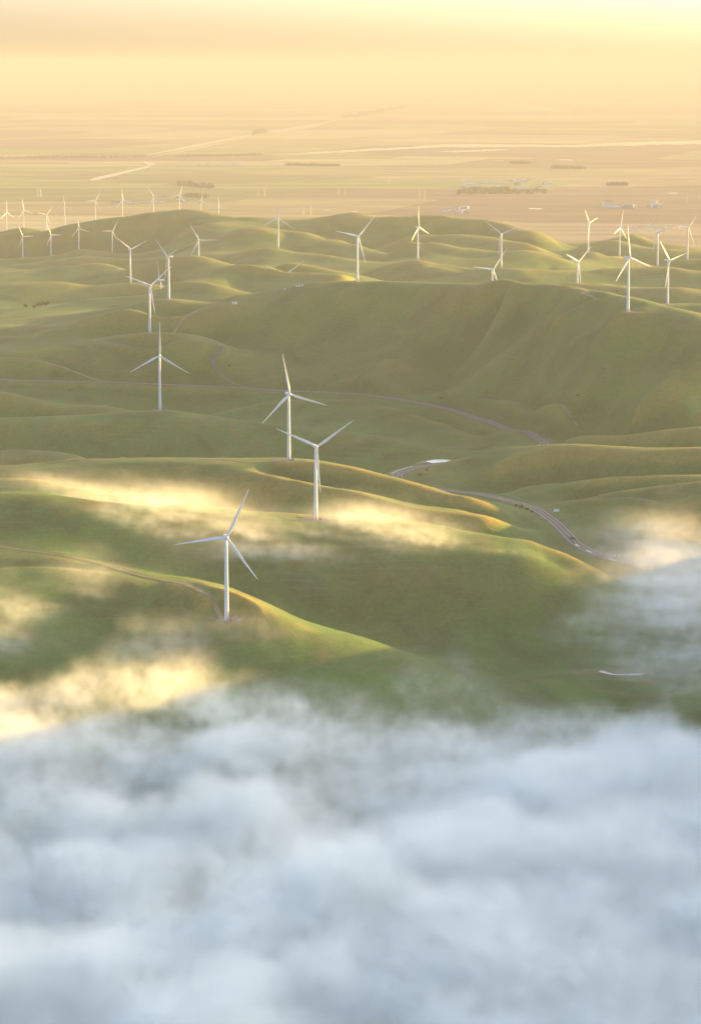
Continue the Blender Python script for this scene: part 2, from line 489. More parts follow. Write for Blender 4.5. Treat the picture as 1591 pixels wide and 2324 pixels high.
def smooth_path(pl, n_per=14):
    """Catmull-Rom through (x, y) plan points"""
    p = np.array(pl, dtype=float)
    e = np.vstack([2 * p[0] - p[1], p, 2 * p[-1] - p[-2]])
    out = []
    for i in range(1, len(e) - 2):
        for k in range(n_per):
            t = k / n_per
            out.append(.5 * ((2 * e[i]) + (-e[i - 1] + e[i + 1]) * t + (2 * e[i - 1] - 5 * e[i] + 4 * e[i + 1] - e[i + 2]) * t * t + (-e[i - 1] + 3 * e[i] - 3 * e[i + 1] + e[i + 2]) * t**3))
    out.append(e[-2])
    p = np.array(out)
    seg = np.hypot(*np.diff(p, axis=0).T); s = np.concatenate([[0], np.cumsum(seg)])
    m = max(4, int(s[-1] / 4.0))
    q = np.linspace(0, s[-1], m)
    return np.stack([np.interp(q, s, p[:, 0]), np.interp(q, s, p[:, 1])], -1)
def plan(px, py, D):
    return (u_of(px, py) / FPX * D, D)

def carve(path, z, flat, blend):
    """cut and fill the ground to a road's own level line"""
    global Z
    for k in range(0, len(path), 1):
        pass
    x0, x1 = path[:, 0].min() - blend, path[:, 0].max() + blend
    d0, d1 = path[:, 1].min() - blend, path[:, 1].max() + blend
    m = (GX > x0) & (GX < x1) & (GD > d0) & (GD < d1)
    idx = np.argwhere(m)
    best = np.full(len(idx), 1e9); zz = np.zeros(len(idx))
    gx, gd = GX[m], GD[m]
    for s in range(0, len(path), 40):
        c = path[s:s + 40]
        dd = np.hypot(gx[:, None] - c[None, :, 0], gd[:, None] - c[None, :, 1])
        a = dd.argmin(1); b = dd[np.arange(len(a)), a]
        w = b < best
        best[w] = b[w]; zz[w] = z[s:s + 40][a[w]]
    f = 1 - sstep(flat, blend, best)
    Z[m] = Z[m] * (1 - f) + zz * f

def smooth1(z, k):
    ker = np.hanning(2 * k + 1); ker /= ker.sum()
    return np.convolve(np.pad(z, k, mode='edge'), ker, mode='valid')

road_path = smooth_path([plan(*p) for p in ROAD])
road_z = smooth1(grid_interp(Z0, road_path[:, 0], road_path[:, 1]), 25)
carve(road_path, road_z, 11, 45)

# dirt tracks: name, width, points; each follows the ground
TRACKS = [
    ('dirt track running down the near spur to the nearest turbine', 5.0, [(-200,1225,2960),(-60,1238,2915),(60,1258,2880),(180,1274,2850),(260,1285,2822),(340,1310,2775),(400,1334,2738),(450,1365,2695),(490,1390,2662),(513,1412,2636)]),
    ('dirt track along the gold-lit crest to the gravel pad', 4.5, [(-200,1064,3520),(0,1061,3492),(100,1058,3480),(200,1051,3470),(300,1046,3458),(400,1044,3440),(500,1047,3420),(570,1054,3395),(620,1052,3392),(655,1049,3392)]),
    ('dirt track curving off the crest beside the second turbine', 4.0, [(715,1184,3048),(690,1186,3045),(660,1182,3052),(630,1176,3060),(600,1170,3066)]),
    ('winding side road climbing the valley behind the nearer ridges', 7.0, [(640,886,4640),(560,876,4680),(510,866,4705),(488,857,4730),(484,848,4750),(500,836,4775),(500,826,4795),(470,820,4805),(420,815,4800),(360,808,4790),(300,796,4810),(250,783,4845),(228,775,4875),(225,768,4900),(255,762,4905),(300,760,4892)]),
    ('pale track crossing the slope at the left of the valley', 6.0, [(-150,815,4800),(0,812,4800),(90,818,4785),(170,838,4745),(230,856,4715),(270,868,4699)]),
    ('faint track over the big hill\'s left shoulder', 6.0, [(345,760,4862),(390,735,4960),(430,712,5030),(470,698,5070),(505,688,5095)]),
    ('track bending over the big hill\'s right shoulder', 5.0, [(1270,742,4400),(1310,728,4410),(1350,716,4400),(1338,700,4420),(1322,688,4445),(1330,674,4470),(1300,662,4520)]),
    ('pale track across the foot of the big hill', 4.0, [(1090,905,4400),(1140,915,4340),(1200,935,4235),(1260,955,4140),(1310,966,4050)]),
    ('track along the right-hand slopes above the road', 4.0, [(1230,1150,3345),(1300,1142,3360),(1370,1140,3310),(1440,1150,3270),(1500,1162,3210)]),
]
for lab, w, pl in TRACKS:
    pp = smooth_path([plan(*p) for p in pl])
    zz = smooth1(grid_interp(Z, pp[:, 0], pp[:, 1]), 12)
    carve(pp, zz, w * .9, w * .9 + 14)
# level pads under the turbines
for t in TURBINES:
    u0 = u_of(t[0], t[1]); X0 = u0 / FPX * t[2]
    if t[2] > 5400: continue
    zb = ZC - depth_below(t[0], t[1], t[2])
    dd = np.hypot(GX - X0, GD - t[2])
    f = 1 - sstep(8, 34, dd)
    Z = Z * (1 - f) + zb * f
# hollows that hold water
PONDS = [('small bright pond beside the road below the green hills', [(966,1047),(985,1043),(1010,1042.5),(1033,1045.5),(1018,1048),(1000,1049.5),(980,1051)], 3770, 2.0),
         ('pond half hidden by fog at the right', [(1356,1524),(1366,1521.5),(1378,1524.5),(1392,1529.5),(1412,1530.5),(1430,1528.5),(1468,1528.5),(1458,1532),(1436,1533.5),(1410,1532.5),(1388,1531.5),(1370,1528)], 2640, 1.0)]
PONDZ = []
for lab, poly, D, fl in PONDS:
    cxp = sum(p[0] for p in poly) / len(poly); cyp = sum(p[1] for p in poly) / len(poly)
    zb = ZC - depth_below(cxp, cyp, D)
    PONDZ.append(zb)
    X0 = u_of(cxp, cyp) / FPX * D
    wx = (max(p[0] for p in poly) - min(p[0] for p in poly)) / 2 / FPX * D
    ell = np.hypot((GX - X0) / (wx + 6), (GD - D) / 22)
    f = 1 - sstep(1.0, 1.9, ell)
    Z = Z * (1 - f) + (zb - 1.0) * f
# the far edge and the sides sink under the plain
edge = np.maximum(sstep(9500, 10300, GD), sstep(3600, 4150, np.abs(GU)))
Z = Z * (1 - edge) + (-3.0) * edge
H = lambda x, D: float(grid_interp(Z, x, D))

verts = np.stack([GX, GD, Z], -1).reshape(-1, 3).astype(np.float32)
nu, nv = len(U), len(V)
a = (np.arange(nu - 1)[:, None] * nv + np.arange(nv - 1)[None, :]).ravel()
quads = np.stack([a, a + nv, a + nv + 1, a + 1], -1).astype(np.int32)
me = bpy.data.meshes.new('hills')
me.vertices.add(len(verts)); me.vertices.foreach_set('co', verts.ravel())
me.loops.add(quads.size); me.loops.foreach_set('vertex_index', quads.ravel())
me.polygons.add(len(quads)); me.polygons.foreach_set('loop_start', np.arange(0, quads.size, 4, dtype=np.int32))
me.update(calc_edges=True); me.validate()
# low-sun gold put into the grass colour on convex tops
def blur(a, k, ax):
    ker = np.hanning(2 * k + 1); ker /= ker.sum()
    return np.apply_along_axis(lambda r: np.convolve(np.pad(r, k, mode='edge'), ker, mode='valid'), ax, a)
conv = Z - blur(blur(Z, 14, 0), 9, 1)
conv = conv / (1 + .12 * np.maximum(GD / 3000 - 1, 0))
sun_tint = np.clip(sstep(.3, 4.5, conv + (fbm(GX / 45, GD / 45, octaves=4, seed=8) - .5) * 5.0), 0, 1)
sun_tint *= 1 - .55 * sstep(3500, 4200, GD)
wet = sstep(.2, 3.5, -conv + (fbm(GX / 60, GD / 60, octaves=3, seed=9) - .5) * 3.0)
at = me.attributes.new('wet', 'FLOAT', 'POINT'); at.data.foreach_set('value', wet.astype(np.float32).ravel())
at = me.attributes.new('sun_tint', 'FLOAT', 'POINT'); at.data.foreach_set('value', sun_tint.astype(np.float32).ravel())

# ------------------------------------------------------------------ ground materials
def grass_material():
    m = bpy.data.materials.new('hill_grass'); m.use_nodes = True
    nt = m.node_tree; b = nt.nodes['Principled BSDF']
    b.inputs['Roughness'].default_value = 0.9
    b.inputs['Specular IOR Level'].default_value = 0.15
    geo = nt.nodes.new('ShaderNodeNewGeometry')
    def noise(scale, detail, stretch=(1, 1, 1), dist=0.0):
        mp = nt.nodes.new('ShaderNodeMapping'); mp.inputs['Scale'].default_value = stretch
        nt.links.new(geo.outputs['Position'], mp.inputs['Vector'])
        t = nt.nodes.new('ShaderNodeTexNoise'); t.inputs['Scale'].default_value = scale; t.inputs['Detail'].default_value = detail
        t.inputs['Distortion'].default_value = dist
        nt.links.new(mp.outputs[0], t.inputs['Vector'])
        return t.outputs['Fac']
    def ramp(fac, stops):
        r = nt.nodes.new('ShaderNodeValToRGB')
        while len(r.color_ramp.elements) < len(stops): r.color_ramp.elements.new(.5)
        for e, (p, c) in zip(r.color_ramp.elements, stops): e.position = p; e.color = (*c, 1)
        nt.links.new(fac, r.inputs['Fac']); return r.outputs['Color']
    def mix(f, a_, b_, blend='MIX'):
        x = nt.nodes.new('ShaderNodeMix'); x.data_type = 'RGBA'; x.blend_type = blend
        if isinstance(f, float): x.inputs['Factor'].default_value = f
        else: nt.links.new(f, x.inputs['Factor'])
        for s, v_ in ((x.inputs['A'], a_), (x.inputs['B'], b_)):
            if isinstance(v_, tuple): s.default_value = (*v_, 1)
            else: nt.links.new(v_, s)
        return x.outputs['Result']
    big = ramp(noise(.0035, 4, dist=.6), [(.32, (.040, .120, .015)), (.5, (.058, .130, .019)), (.68, (.098, .130, .028))])
    mid = ramp(noise(.016, 5, (1.0, .7, .7), .6), [(.3, (.62, .66, .6)), (.5, (1, 1, 1)), (.72, (1.35, 1.28, 1.1))])
    fine = ramp(noise(.22, 5, (1, .7, .7)), [(.3, (.84, .85, .82)), (.7, (1.14, 1.13, 1.12))])
    c = mix(1.0, big, mid, 'MULTIPLY')
    c = mix(1.0, c, fine, 'MULTIPLY')
    # bare earth patches
    e = nt.nodes.new('ShaderNodeMapRange'); nt.links.new(noise(.009, 6, dist=1.0), e.inputs['Value'])
    e.inputs['From Min'].default_value = .62; e.inputs['From Max'].default_value = .74
    e.inputs['To Max'].default_value = .7
    c = mix(e.outputs[0], c, (.13, .095, .055))
    da = nt.nodes.new('ShaderNodeAttribute'); da.attribute_name = 'sun_tint'
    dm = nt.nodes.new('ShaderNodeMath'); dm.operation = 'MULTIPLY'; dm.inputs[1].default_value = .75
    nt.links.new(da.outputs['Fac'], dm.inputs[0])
    sun_gold = mix(1.0, fine, (.29, .205, .04), 'MULTIPLY')  # painted sunlight: gold mixed into the crest grass
    c = mix(dm.outputs[0], c, sun_gold)
    wa = nt.nodes.new('ShaderNodeAttribute'); wa.attribute_name = 'wet'
    wmn = nt.nodes.new('ShaderNodeMath'); wmn.operation = 'MULTIPLY'; wmn.inputs[1].default_value = .55
    nt.links.new(wa.outputs['Fac'], wmn.inputs[0])
    c = mix(wmn.outputs[0], c, mix(1.0, fine, (.032, .085, .014), 'MULTIPLY'))
    # cattle trails: faint terracettes running level round the slopes
    sp = nt.nodes.new('ShaderNodeSeparateXYZ'); nt.links.new(geo.outputs['Position'], sp.inputs[0])
    ad = nt.nodes.new('ShaderNodeMath'); ad.operation = 'MULTIPLY_ADD'; ad.inputs[1].default_value = 9.0
    nt.links.new(noise(.012, 4), ad.inputs[0]); nt.links.new(sp.outputs['Z'], ad.inputs[2])
    sn = nt.nodes.new('ShaderNodeMath'); sn.operation = 'MULTIPLY'; sn.inputs[1].default_value = 1.15; nt.links.new(ad.outputs[0], sn.inputs[0])
    si_ = nt.nodes.new('ShaderNodeMath'); si_.operation = 'SINE'; nt.links.new(sn.outputs[0], si_.inputs[0])
    tm_ = nt.nodes.new('ShaderNodeMapRange'); tm_.inputs['From Min'].default_value = .72; tm_.inputs['From Max'].default_value = 1.0; tm_.inputs['To Max'].default_value = 1.0
    nt.links.new(si_.outputs[0], tm_.inputs['Value'])
    tn = nt.nodes.new('ShaderNodeMapRange'); tn.inputs['From Min'].default_value = .5; tn.inputs['From Max'].default_value = .68; tn.inputs['To Max'].default_value = .5
    nt.links.new(noise(.008, 3, dist=.4), tn.inputs['Value'])
    tq = nt.nodes.new('ShaderNodeMath'); tq.operation = 'MULTIPLY'; nt.links.new(tm_.outputs[0], tq.inputs[0]); nt.links.new(tn.outputs[0], tq.inputs[1])
    c = mix(tq.outputs[0], c, (.15, .13, .075))
    nt.links.new(c, b.inputs['Base Color'])
    bp = nt.nodes.new('ShaderNodeBump'); bp.inputs['Strength'].default_value = .4; bp.inputs['Distance'].default_value = 1.5
    nt.links.new(noise(.45, 4, (1, .8, .8)), bp.inputs['Height'])
    nt.links.new(bp.outputs[0], b.inputs['Normal'])
    return m
M_grass = grass_material()
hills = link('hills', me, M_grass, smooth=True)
tag(hills, 'rolling green grass hills folding away into the haze', kind='structure')

def plain_material():
    m = bpy.data.materials.new('plain_fields'); m.use_nodes = True
    nt = m.node_tree; b = nt.nodes['Principled BSDF']
    b.inputs['Roughness'].default_value = 0.9; b.inputs['Specular IOR Level'].default_value = 0.1
    geo = nt.nodes.new('ShaderNodeNewGeometry')
    mp = nt.nodes.new('ShaderNodeMapping'); mp.inputs['Rotation'].default_value = (0, 0, R(11)); mp.inputs['Scale'].default_value = (1/2300, 1/1700, 1)
    nt.links.new(geo.outputs['Position'], mp.inputs['Vector'])
    vo = nt.nodes.new('ShaderNodeTexVoronoi'); vo.distance = 'CHEBYCHEV'; vo.inputs['Scale'].default_value = 1.0; vo.inputs['Randomness'].default_value = .8
    nt.links.new(mp.outputs[0], vo.inputs['Vector'])
    sep = nt.nodes.new('ShaderNodeSeparateColor'); nt.links.new(vo.outputs['Color'], sep.inputs[0])
    r = nt.nodes.new('ShaderNodeValToRGB'); r.color_ramp.interpolation = 'CONSTANT'
    stops = [(0, (.15, .11, .075)), (.2, (.24, .21, .10)), (.36, (.18, .21, .08)), (.52, (.28, .22, .14)), (.66, (.17, .12, .085)), (.8, (.34, .31, .17)), (.92, (.13, .15, .06))]
    while len(r.color_ramp.elements) < len(stops): r.color_ramp.elements.new(.5)
    for e, (p, c) in zip(r.color_ramp.elements, stops): e.position = p; e.color = (*c, 1)
    nt.links.new(sep.outputs[0], r.inputs['Fac'])
    n2 = nt.nodes.new('ShaderNodeTexNoise'); n2.inputs['Scale'].default_value = .004; n2.inputs['Detail'].default_value = 6
    mp2 = nt.nodes.new('ShaderNodeMapping'); mp2.inputs['Scale'].default_value = (.35, 1, 1)
    nt.links.new(geo.outputs['Position'], mp2.inputs['Vector']); nt.links.new(mp2.outputs[0], n2.inputs['Vector'])
    mr = nt.nodes.new('ShaderNodeMapRange'); mr.inputs['From Min'].default_value = .3; mr.inputs['From Max'].default_value = .7
    mr.inputs['To Min'].default_value = .65; mr.inputs['To Max'].default_value = 1.35
    nt.links.new(n2.outputs['Fac'], mr.inputs['Value'])
    x = nt.nodes.new('ShaderNodeMix'); x.data_type = 'RGBA'; x.blend_type = 'MULTIPLY'; x.inputs['Factor'].default_value = 1
    nt.links.new(r.outputs['Color'], x.inputs['A']); nt.links.new(mr.outputs[0], x.inputs['B'])
    nt.links.new(x.outputs['Result'], b.inputs['Base Color'])
    n3 = nt.nodes.new('ShaderNodeTexNoise'); n3.inputs['Scale'].default_value = .2; n3.inputs['Detail'].default_value = 3
    nt.links.new(geo.outputs['Position'], n3.inputs['Vector'])
    bp = nt.nodes.new('ShaderNodeBump'); bp.inputs['Strength'].default_value = .8; bp.inputs['Distance'].default_value = 2.0
    nt.links.new(n3.outputs['Fac'], bp.inputs['Height']); nt.links.new(bp.outputs[0], b.inputs['Normal'])
    return m
pl = mesh_from('plain', [(-70000, -6000, 0), (70000, -6000, 0), (70000, 130000, 0), (-70000, 130000, 0)], [(0, 1, 2, 3)])
plain = link('ground_plain', pl, plain_material())
tag(plain, 'flat farmland plain of pale fields beyond the hills', kind='structure')

def visible(px, py, dmin=1500.0, dmax=10000.0):
    """forward distance at which the sight line through a picture point meets the hills"""
    a, fy, fz = ray(px, py)
    Dq = np.arange(dmin, dmax, 3.0)
    hz = grid_interp(Z, a / fy * Dq, Dq)
    rz = ZC + fz / fy * Dq
    w = np.nonzero(hz >= rz)[0]
    return float(Dq[w[0]]) if len(w) else dmax
def on_hill(px, py, **k):
    D = visible(px, py, **k)
    x = ray(px, py)[0] / ray(px, py)[1] * D
    return Vector((x, D, H(x, D)))
def on_plain(px, py):
    a, fy, fz = ray(px, py)
    D = ZC / (-fz / fy)
    return Vector((a / fy * D, D, 0))

# ------------------------------------------------------------------ roads, tracks, pads
M_asphalt = vary(mat('asphalt', (.068, .077, .08), .85), .08, .25)
M_white_line = vary(mat('road_paint_white', (.72, .72, .70), .7), .5, .15)
M_yellow_line = vary(mat('road_paint_yellow', (.62, .43, .08), .7), .5, .15)
M_dirt = vary(mat('track_dirt', (.19, .165, .11), .95, spec=.1), .05, .25)
M_gravel = vary(mat('pad_gravel', (.14, .135, .11), .95, spec=.1), .2, .25)
M_verge = vary(mat('verge_gravel', (.11, .115, .06), .95, spec=.1), .1, .3)

def ribbon(path, z, off0, off1, lift):
    t = np.gradient(path, axis=0)
    t /= np.maximum(np.hypot(t[:, 0], t[:, 1])[:, None], 1e-6)
    nrm = np.stack([t[:, 1], -t[:, 0]], -1)
    A_ = path + nrm * off0; B_ = path + nrm * off1
    v = [(*p, h + lift) for p, h in zip(A_, z)] + [(*p, h + lift) for p, h in zip(B_, z)]
    m = len(path)
    return v, [(i, i + m, i + m + 1, i + 1) for i in range(m - 1)]
def ribbon_obj(name, path, z, off0, off1, lift, material, parent=None):
    v, f = ribbon(path, z, off0, off1, lift)
    return link(name, mesh_from(name, v, f), material, parent)
rz_ = grid_interp(Z, road_path[:, 0], road_path[:, 1])
rz_ = smooth1(np.maximum(rz_, road_z), 4)
ver = ribbon_obj('road_verge', road_path, rz_, -9.5, 9.5, .25, M_verge); tag(ver, kind='structure')
road = ribbon_obj('road', road_path, rz_, -6.2, 6.2, .45, M_asphalt); tag(road, 'two-lane asphalt road winding along the valley', kind='structure')
for o0, o1, mm, nm in ((-5.5, -5.15, M_white_line, 'edge_line'), (5.15, 5.5, M_white_line, 'edge_line'), (-.42, -.16, M_yellow_line, 'centre_line'), (.16, .42, M_yellow_line, 'centre_line')):
    ribbon_obj(nm, road_path, rz_, o0, o1, .56, mm, road)
# direction arrows and a turn pocket painted near the bend
def near_path(px, py, D):
    X0 = plan(px, py, D)
    return int(np.hypot(road_path[:, 0] - X0[0], road_path[:, 1] - X0[1]).argmin())
for px, py, D in ((1338, 1236, 3120), (1352, 1247, 3090), (1398, 1266, 3050)):
    i = near_path(px, py, D)
    seg = road_path[i - 2:i + 2]
    a_ = ribbon_obj('painted_arrow', seg, rz_[i - 2:i + 2], 1.6, 3.6, .58, M_white_line, road)
for lab, w, pl_ in TRACKS:
    pp = smooth_path([plan(*p) for p in pl_])
    zz = grid_interp(Z, pp[:, 0], pp[:, 1])
    zl = np.maximum(zz, smooth1(zz, 5))
    t = ribbon_obj('track', pp, zl, -w / 2, w / 2, .35, M_asphalt if 'side road' in lab else M_dirt)
    tag(t, lab, kind='structure')
for t in TURBINES:
    if t[2] > 5400: continue
    x0, d0 = plan(t[0], t[1], t[2])
    v = [(x0, d0, H(x0, d0) + .3)]
    N = 28
    for k in range(N):
        rr = 13 + 3.5 * math.sin(k * 1.7 + t[0]) + random.uniform(-1, 1)
        if t[0] in (656, 717): rr *= 1.35
        x, d = x0 + rr * math.cos(2 * PI * k / N) * 1.15, d0 + rr * math.sin(2 * PI * k / N)
        v.append((x, d, H(x, d) + .3))
    p = link('gravel_pad', mesh_from('gravel_pad', v, [(0, 1 + k, 1 + (k + 1) % N) for k in range(N)]), M_gravel)
    tag(p, kind='structure')
# ponds
def water_mat(name):
    m = mat(name, (.03, .045, .05), .03, spec=.5)
    nt = m.node_tree; b = nt.nodes['Principled BSDF']
    b.inputs['IOR'].default_value = 1.33
    tc = nt.nodes.new('ShaderNodeNewGeometry'); n_ = nt.nodes.new('ShaderNodeTexNoise'); n_.inputs['Scale'].default_value = .4
    bp = nt.nodes.new('ShaderNodeBump'); bp.inputs['Strength'].default_value = .06; bp.inputs['Distance'].default_value = .2
    nt.links.new(tc.outputs['Position'], n_.inputs['Vector']); nt.links.new(n_.outputs['Fac'], bp.inputs['Height']); nt.links.new(bp.outputs[0], b.inputs['Normal'])
    return m
M_water = water_mat('still_water')
for (lab, poly, D, fl), zb in zip(PONDS, PONDZ):
    v = []
    for k, (px, py) in enumerate(poly):
        q = poly[(k + 1) % len(poly)]
        for s_ in (0, .25, .5, .75):
            x_, y_ = px + (q[0] - px) * s_ + random.uniform(-1, 1), py + (q[1] - py) * s_ + random.uniform(-.25, .25)
            a, fy, fz = ray(x_, y_)
            tt = (ZC - zb) / (-fz)
            v.append((a * tt, fy * tt, zb))
    p = link('pond', mesh_from('pond', v, [tuple(range(len(v)))]), M_water)
    tag(p, lab, kind='structure')

# ------------------------------------------------------------------ wind turbines
M_paint = vary(mat('turbine_white_paint', (.68, .73, .79), .38), .35, .04)
M_steel = mat('galvanised_steel', (.35, .36, .37), .5, .6)
M_conc = vary(mat('concrete', (.36, .34, .31), .9), .6, .2)
M_dark = vary(mat('cabinet_olive', (.055, .05, .035), .6), 1.2, .2)
HUB = 80.0
def tower_mesh():
    m = MB(); r = []
    for k in range(13):
        t = k / 12
        r.append(circle(2.15 - .8 * t, .5 + t * 77.6, 28))
    m.rings(r)
    for z in (26, 52):                      # flange seams between the tower sections
        rr = 2.15 - .8 * (z - .5) / 77.6
        m.rings([circle(rr + .03, z - .12, 28), circle(rr + .05, z, 28), circle(rr + .03, z + .12, 28)])
    return m.mesh('tower')
def nacelle_mesh():
    m = MB(); r = []
    prof = [(-1.9, .55), (-1.5, .82), (-.4, 1.0), (4.5, 1.0), (7.2, .94), (8.0, .8)]
    for y, s_ in prof:
        ring = []
        for k in range(20):
            a = 2 * PI * k / 20
            c, s2 = math.cos(a), math.sin(a)
            e = .45
            ring.append((1.75 * s_ * math.copysign(abs(c) ** e, c), y, HUB + .15 + 1.75 * s_ * math.copysign(abs(s2) ** e, s2)))
        r.append(ring)
    return m.rings(r).mesh('nacelle')
def hub_mesh():
    m = MB(); r = []
    for y, rr in ((-2.0, 1.55), (-2.6, 1.75), (-3.6, 1.75), (-4.4, 1.45), (-5.0, .9), (-5.25, .35)):
        r.append([(rr * math.cos(2 * PI * k / 20), y, rr * math.sin(2 * PI * k / 20)) for k in range(20)])
    return m.rings(r).mesh('hub')
def blade_mesh():
    st = [(1.2, 2.1, 2.1, 0), (3.2, 2.1, 2.0, 4), (6, 2.6, 1.5, 13), (10, 3.35, 1.0, 13), (16, 2.95, .72, 9), (24, 2.3, .5, 5), (32, 1.75, .36, 3), (40, 1.25, .24, 1), (46, .85, .15, 0), (49.2, .45, .08, 0), (50, .12, .03, 0)]
    m = MB(); rings = []
    for z, ch, th, tw in st:
        ring = []
        for k in range(14):
            a = 2 * PI * k / 14
            x = math.cos(a); y = math.sin(a)
            rd = 1.0 if z < 4 else .0
            xs = ch * (.5 * x) + (ch * .16 if z > 4 else 0)
            ys = th * .5 * y * (1.0 if rd else (.62 + .38 * -x))
            c, s_ = math.cos(R(tw)), math.sin(R(tw))
            ring.append((xs * c - ys * s_, xs * s_ + ys * c - .0009 * z * z, z))
        rings.append(ring)
    return m.rings(rings).mesh('blade')
ME_t, ME_n, ME_h, ME_b = tower_mesh(), nacelle_mesh(), hub_mesh(), blade_mesh()
for q in (ME_t, ME_n, ME_h, ME_b):
    q.materials.append(M_paint); q.polygons.foreach_set('use_smooth', [True] * len(q.polygons))
ME_door = MB().box((0, -2.13, 2.5), (.95, .16, 2.3)).box((0, -2.5, 1.05), (1.5, .9, .12)).box((0, -3.1, .6), (1.3, .5, .12)).mesh('door'); ME_door.materials.append(M_steel)
ME_vane = MB().bar((0, 7.4, HUB + 1.5), (0, 7.4, HUB + 3.3), .12).box((0, 7.6, HUB + 3.1), (1.6, .12, .12)).box((0, 7.3, HUB + 2.5), (.16, .9, 1.0)).mesh('wind_vane'); ME_vane.materials.append(M_paint)
ME_found = MB().rings([circle(3.6, -2.2, 24), circle(3.5, .32, 24), circle(2.6, .5, 24)]).mesh('foundation'); ME_found.materials.append(M_conc)
far_cut = 6000
for (px, py, D, sc_, yaw, ph, lab) in TURBINES:
    x, d = plan(px, py, D)
    root = empty('wind_turbine', (x, d, H(x, d)), R(yaw))
    root.scale = (sc_,) * 3
    tag(root, lab, 'wind turbine', 'wind turbines on the hills')
    link('foundation', ME_found, parent=root)
    tw = link('tower', ME_t, parent=root)
    if D < far_cut: link('door', ME_door, parent=tw)
    na = link('nacelle', ME_n, parent=root)
    if D < far_cut: link('wind_vane', ME_vane, parent=na)
    hb = link('hub', ME_h, parent=root)
    hb.location = (0, 0, HUB + .15); hb.rotation_euler = (0, R(ph), 0)
    for k in range(3):
        bl = link('blade', ME_b, parent=root)
        bl.location = (0, -3.2, HUB + .15)
        bl.rotation_euler = (0, R(ph + 120 * k), 0)
# transformer cabinets
ME_cab = MB().box((0, 0, 1.25), (2.3, 1.9, 1.9)).mesh('body'); ME_cab.materials.append(M_dark)
ME_lid = MB().box((0, 0, 2.28), (2.5, 2.1, .16)).mesh('lid'); ME_lid.materials.append(M_dark)
ME_pl = MB().box((0, 0, .05), (2.9, 2.5, .5)).mesh('plinth'); ME_pl.materials.append(M_conc)
for px, py, D, ox, oy, lab in ((515,1410,2640,3.7,-2.2,'dark cabinet at the foot of the nearest turbine'), (717,1180,3059,4.3,-1.6,'dark cabinet at the foot of the turbine on the gold-lit crest'),
                          (656,1045,3400,4.6,.5,'dark cabinet on the gravel pad beside the turbine tower'), (364,932,4127,4.8,1.2,'dark cabinet beside the turbine on the green ridge'),
                          (341,755,4860,6.0,-2.0,'cabinet beside the turbine on the knoll'), (811,640,5055,-5.5,-.5,'dark cabinet beside the turbine on the big hill\'s skyline')):
    x, d = plan(px, py, D); x += ox; d += oy
    o = empty('transformer_cabinet', (x, d, H(x, d)), .15)
    tag(o, lab, 'cabinet', 'transformer cabinets beside the turbines')
    for n_, q in (('body', ME_cab), ('lid', ME_lid), ('plinth', ME_pl)): link(n_, q, parent=o)

# ------------------------------------------------------------------ road signs, rail, cars
M_signwhite = mat('sign_white', (.8, .8, .78), .5)
M_signyel = mat('sign_yellow', (.75, .48, .03), .5)
M_wood = vary(mat('post_wood', (.16, .12, .08), .9), 2, .3)
def place(name, p, rz, lab, cat, group=None):
    o = empty(name, p, rz); tag(o, lab, cat, group); return o
p = on_hill(1262, 1168); o = place('billboard', p, .1, 'white board on two posts beside the bend of the road', 'sign')
link('board', MB().box((0, 0, 4.6), (6.4, .18, 3.0)).mesh('board'), M_signwhite, o)
for s_ in (-2.3, 2.3): link('post', MB().box((s_, .2, 1.5), (.3, .22, 6.4)).mesh('post'), M_wood, o)
i = near_path(1310, 1236, 3125)
def beside(i, off):
    t = road_path[i + 1] - road_path[i - 1]; t = t / np.hypot(*t)
    q = road_path[i] + np.array([t[1], -t[0]]) * off
    return Vector((q[0], q[1], H(q[0], q[1])))
def side_pt(px, py, D, off):
    return beside(near_path(px, py, D), off)
p = on_hill(1311, 1241)
o = place('warning_sign', p, 0, 'yellow diamond warning sign on the roadside slope', 'sign')
link('post', MB().box((0, .12, 1.6), (.16, .12, 4.2)).mesh('post'), M_steel, o)
bmv = [(0, 0, 5.6), (1.3, 0, 4.3), (0, 0, 3.0), (-1.3, 0, 4.3)]
link('plate', mesh_from('plate', bmv + [(a, .06, c) for a, b, c in bmv], [(0, 3, 2, 1), (4, 5, 6, 7), (0, 1, 5, 4), (1, 2, 6, 5), (2, 3, 7, 6), (3, 0, 4, 7)]), M_signyel, o)
link('plaque', MB().box((0, 0, 2.4), (1.5, .06, 1.0)).mesh('plaque'), M_signyel, o)
for px, py, w, lab in ((1394, 1268, 1.9, 'taller of two white roadside signs before the fog'), (1404, 1269, 1.4, 'smaller of two white roadside signs before the fog')):
    p = on_hill(px, py - 1)
    o = place('roadside_sign', p, 0, lab, 'sign', 'white signs beside the road')
    link('plate', MB().box((0, 0, 2.9), (w, .08, w * 1.25)).mesh('plate'), M_signwhite, o)
    link('post', MB().box((0, .1, 1.2), (.16, .12, 3.4)).mesh('post'), M_steel, o)
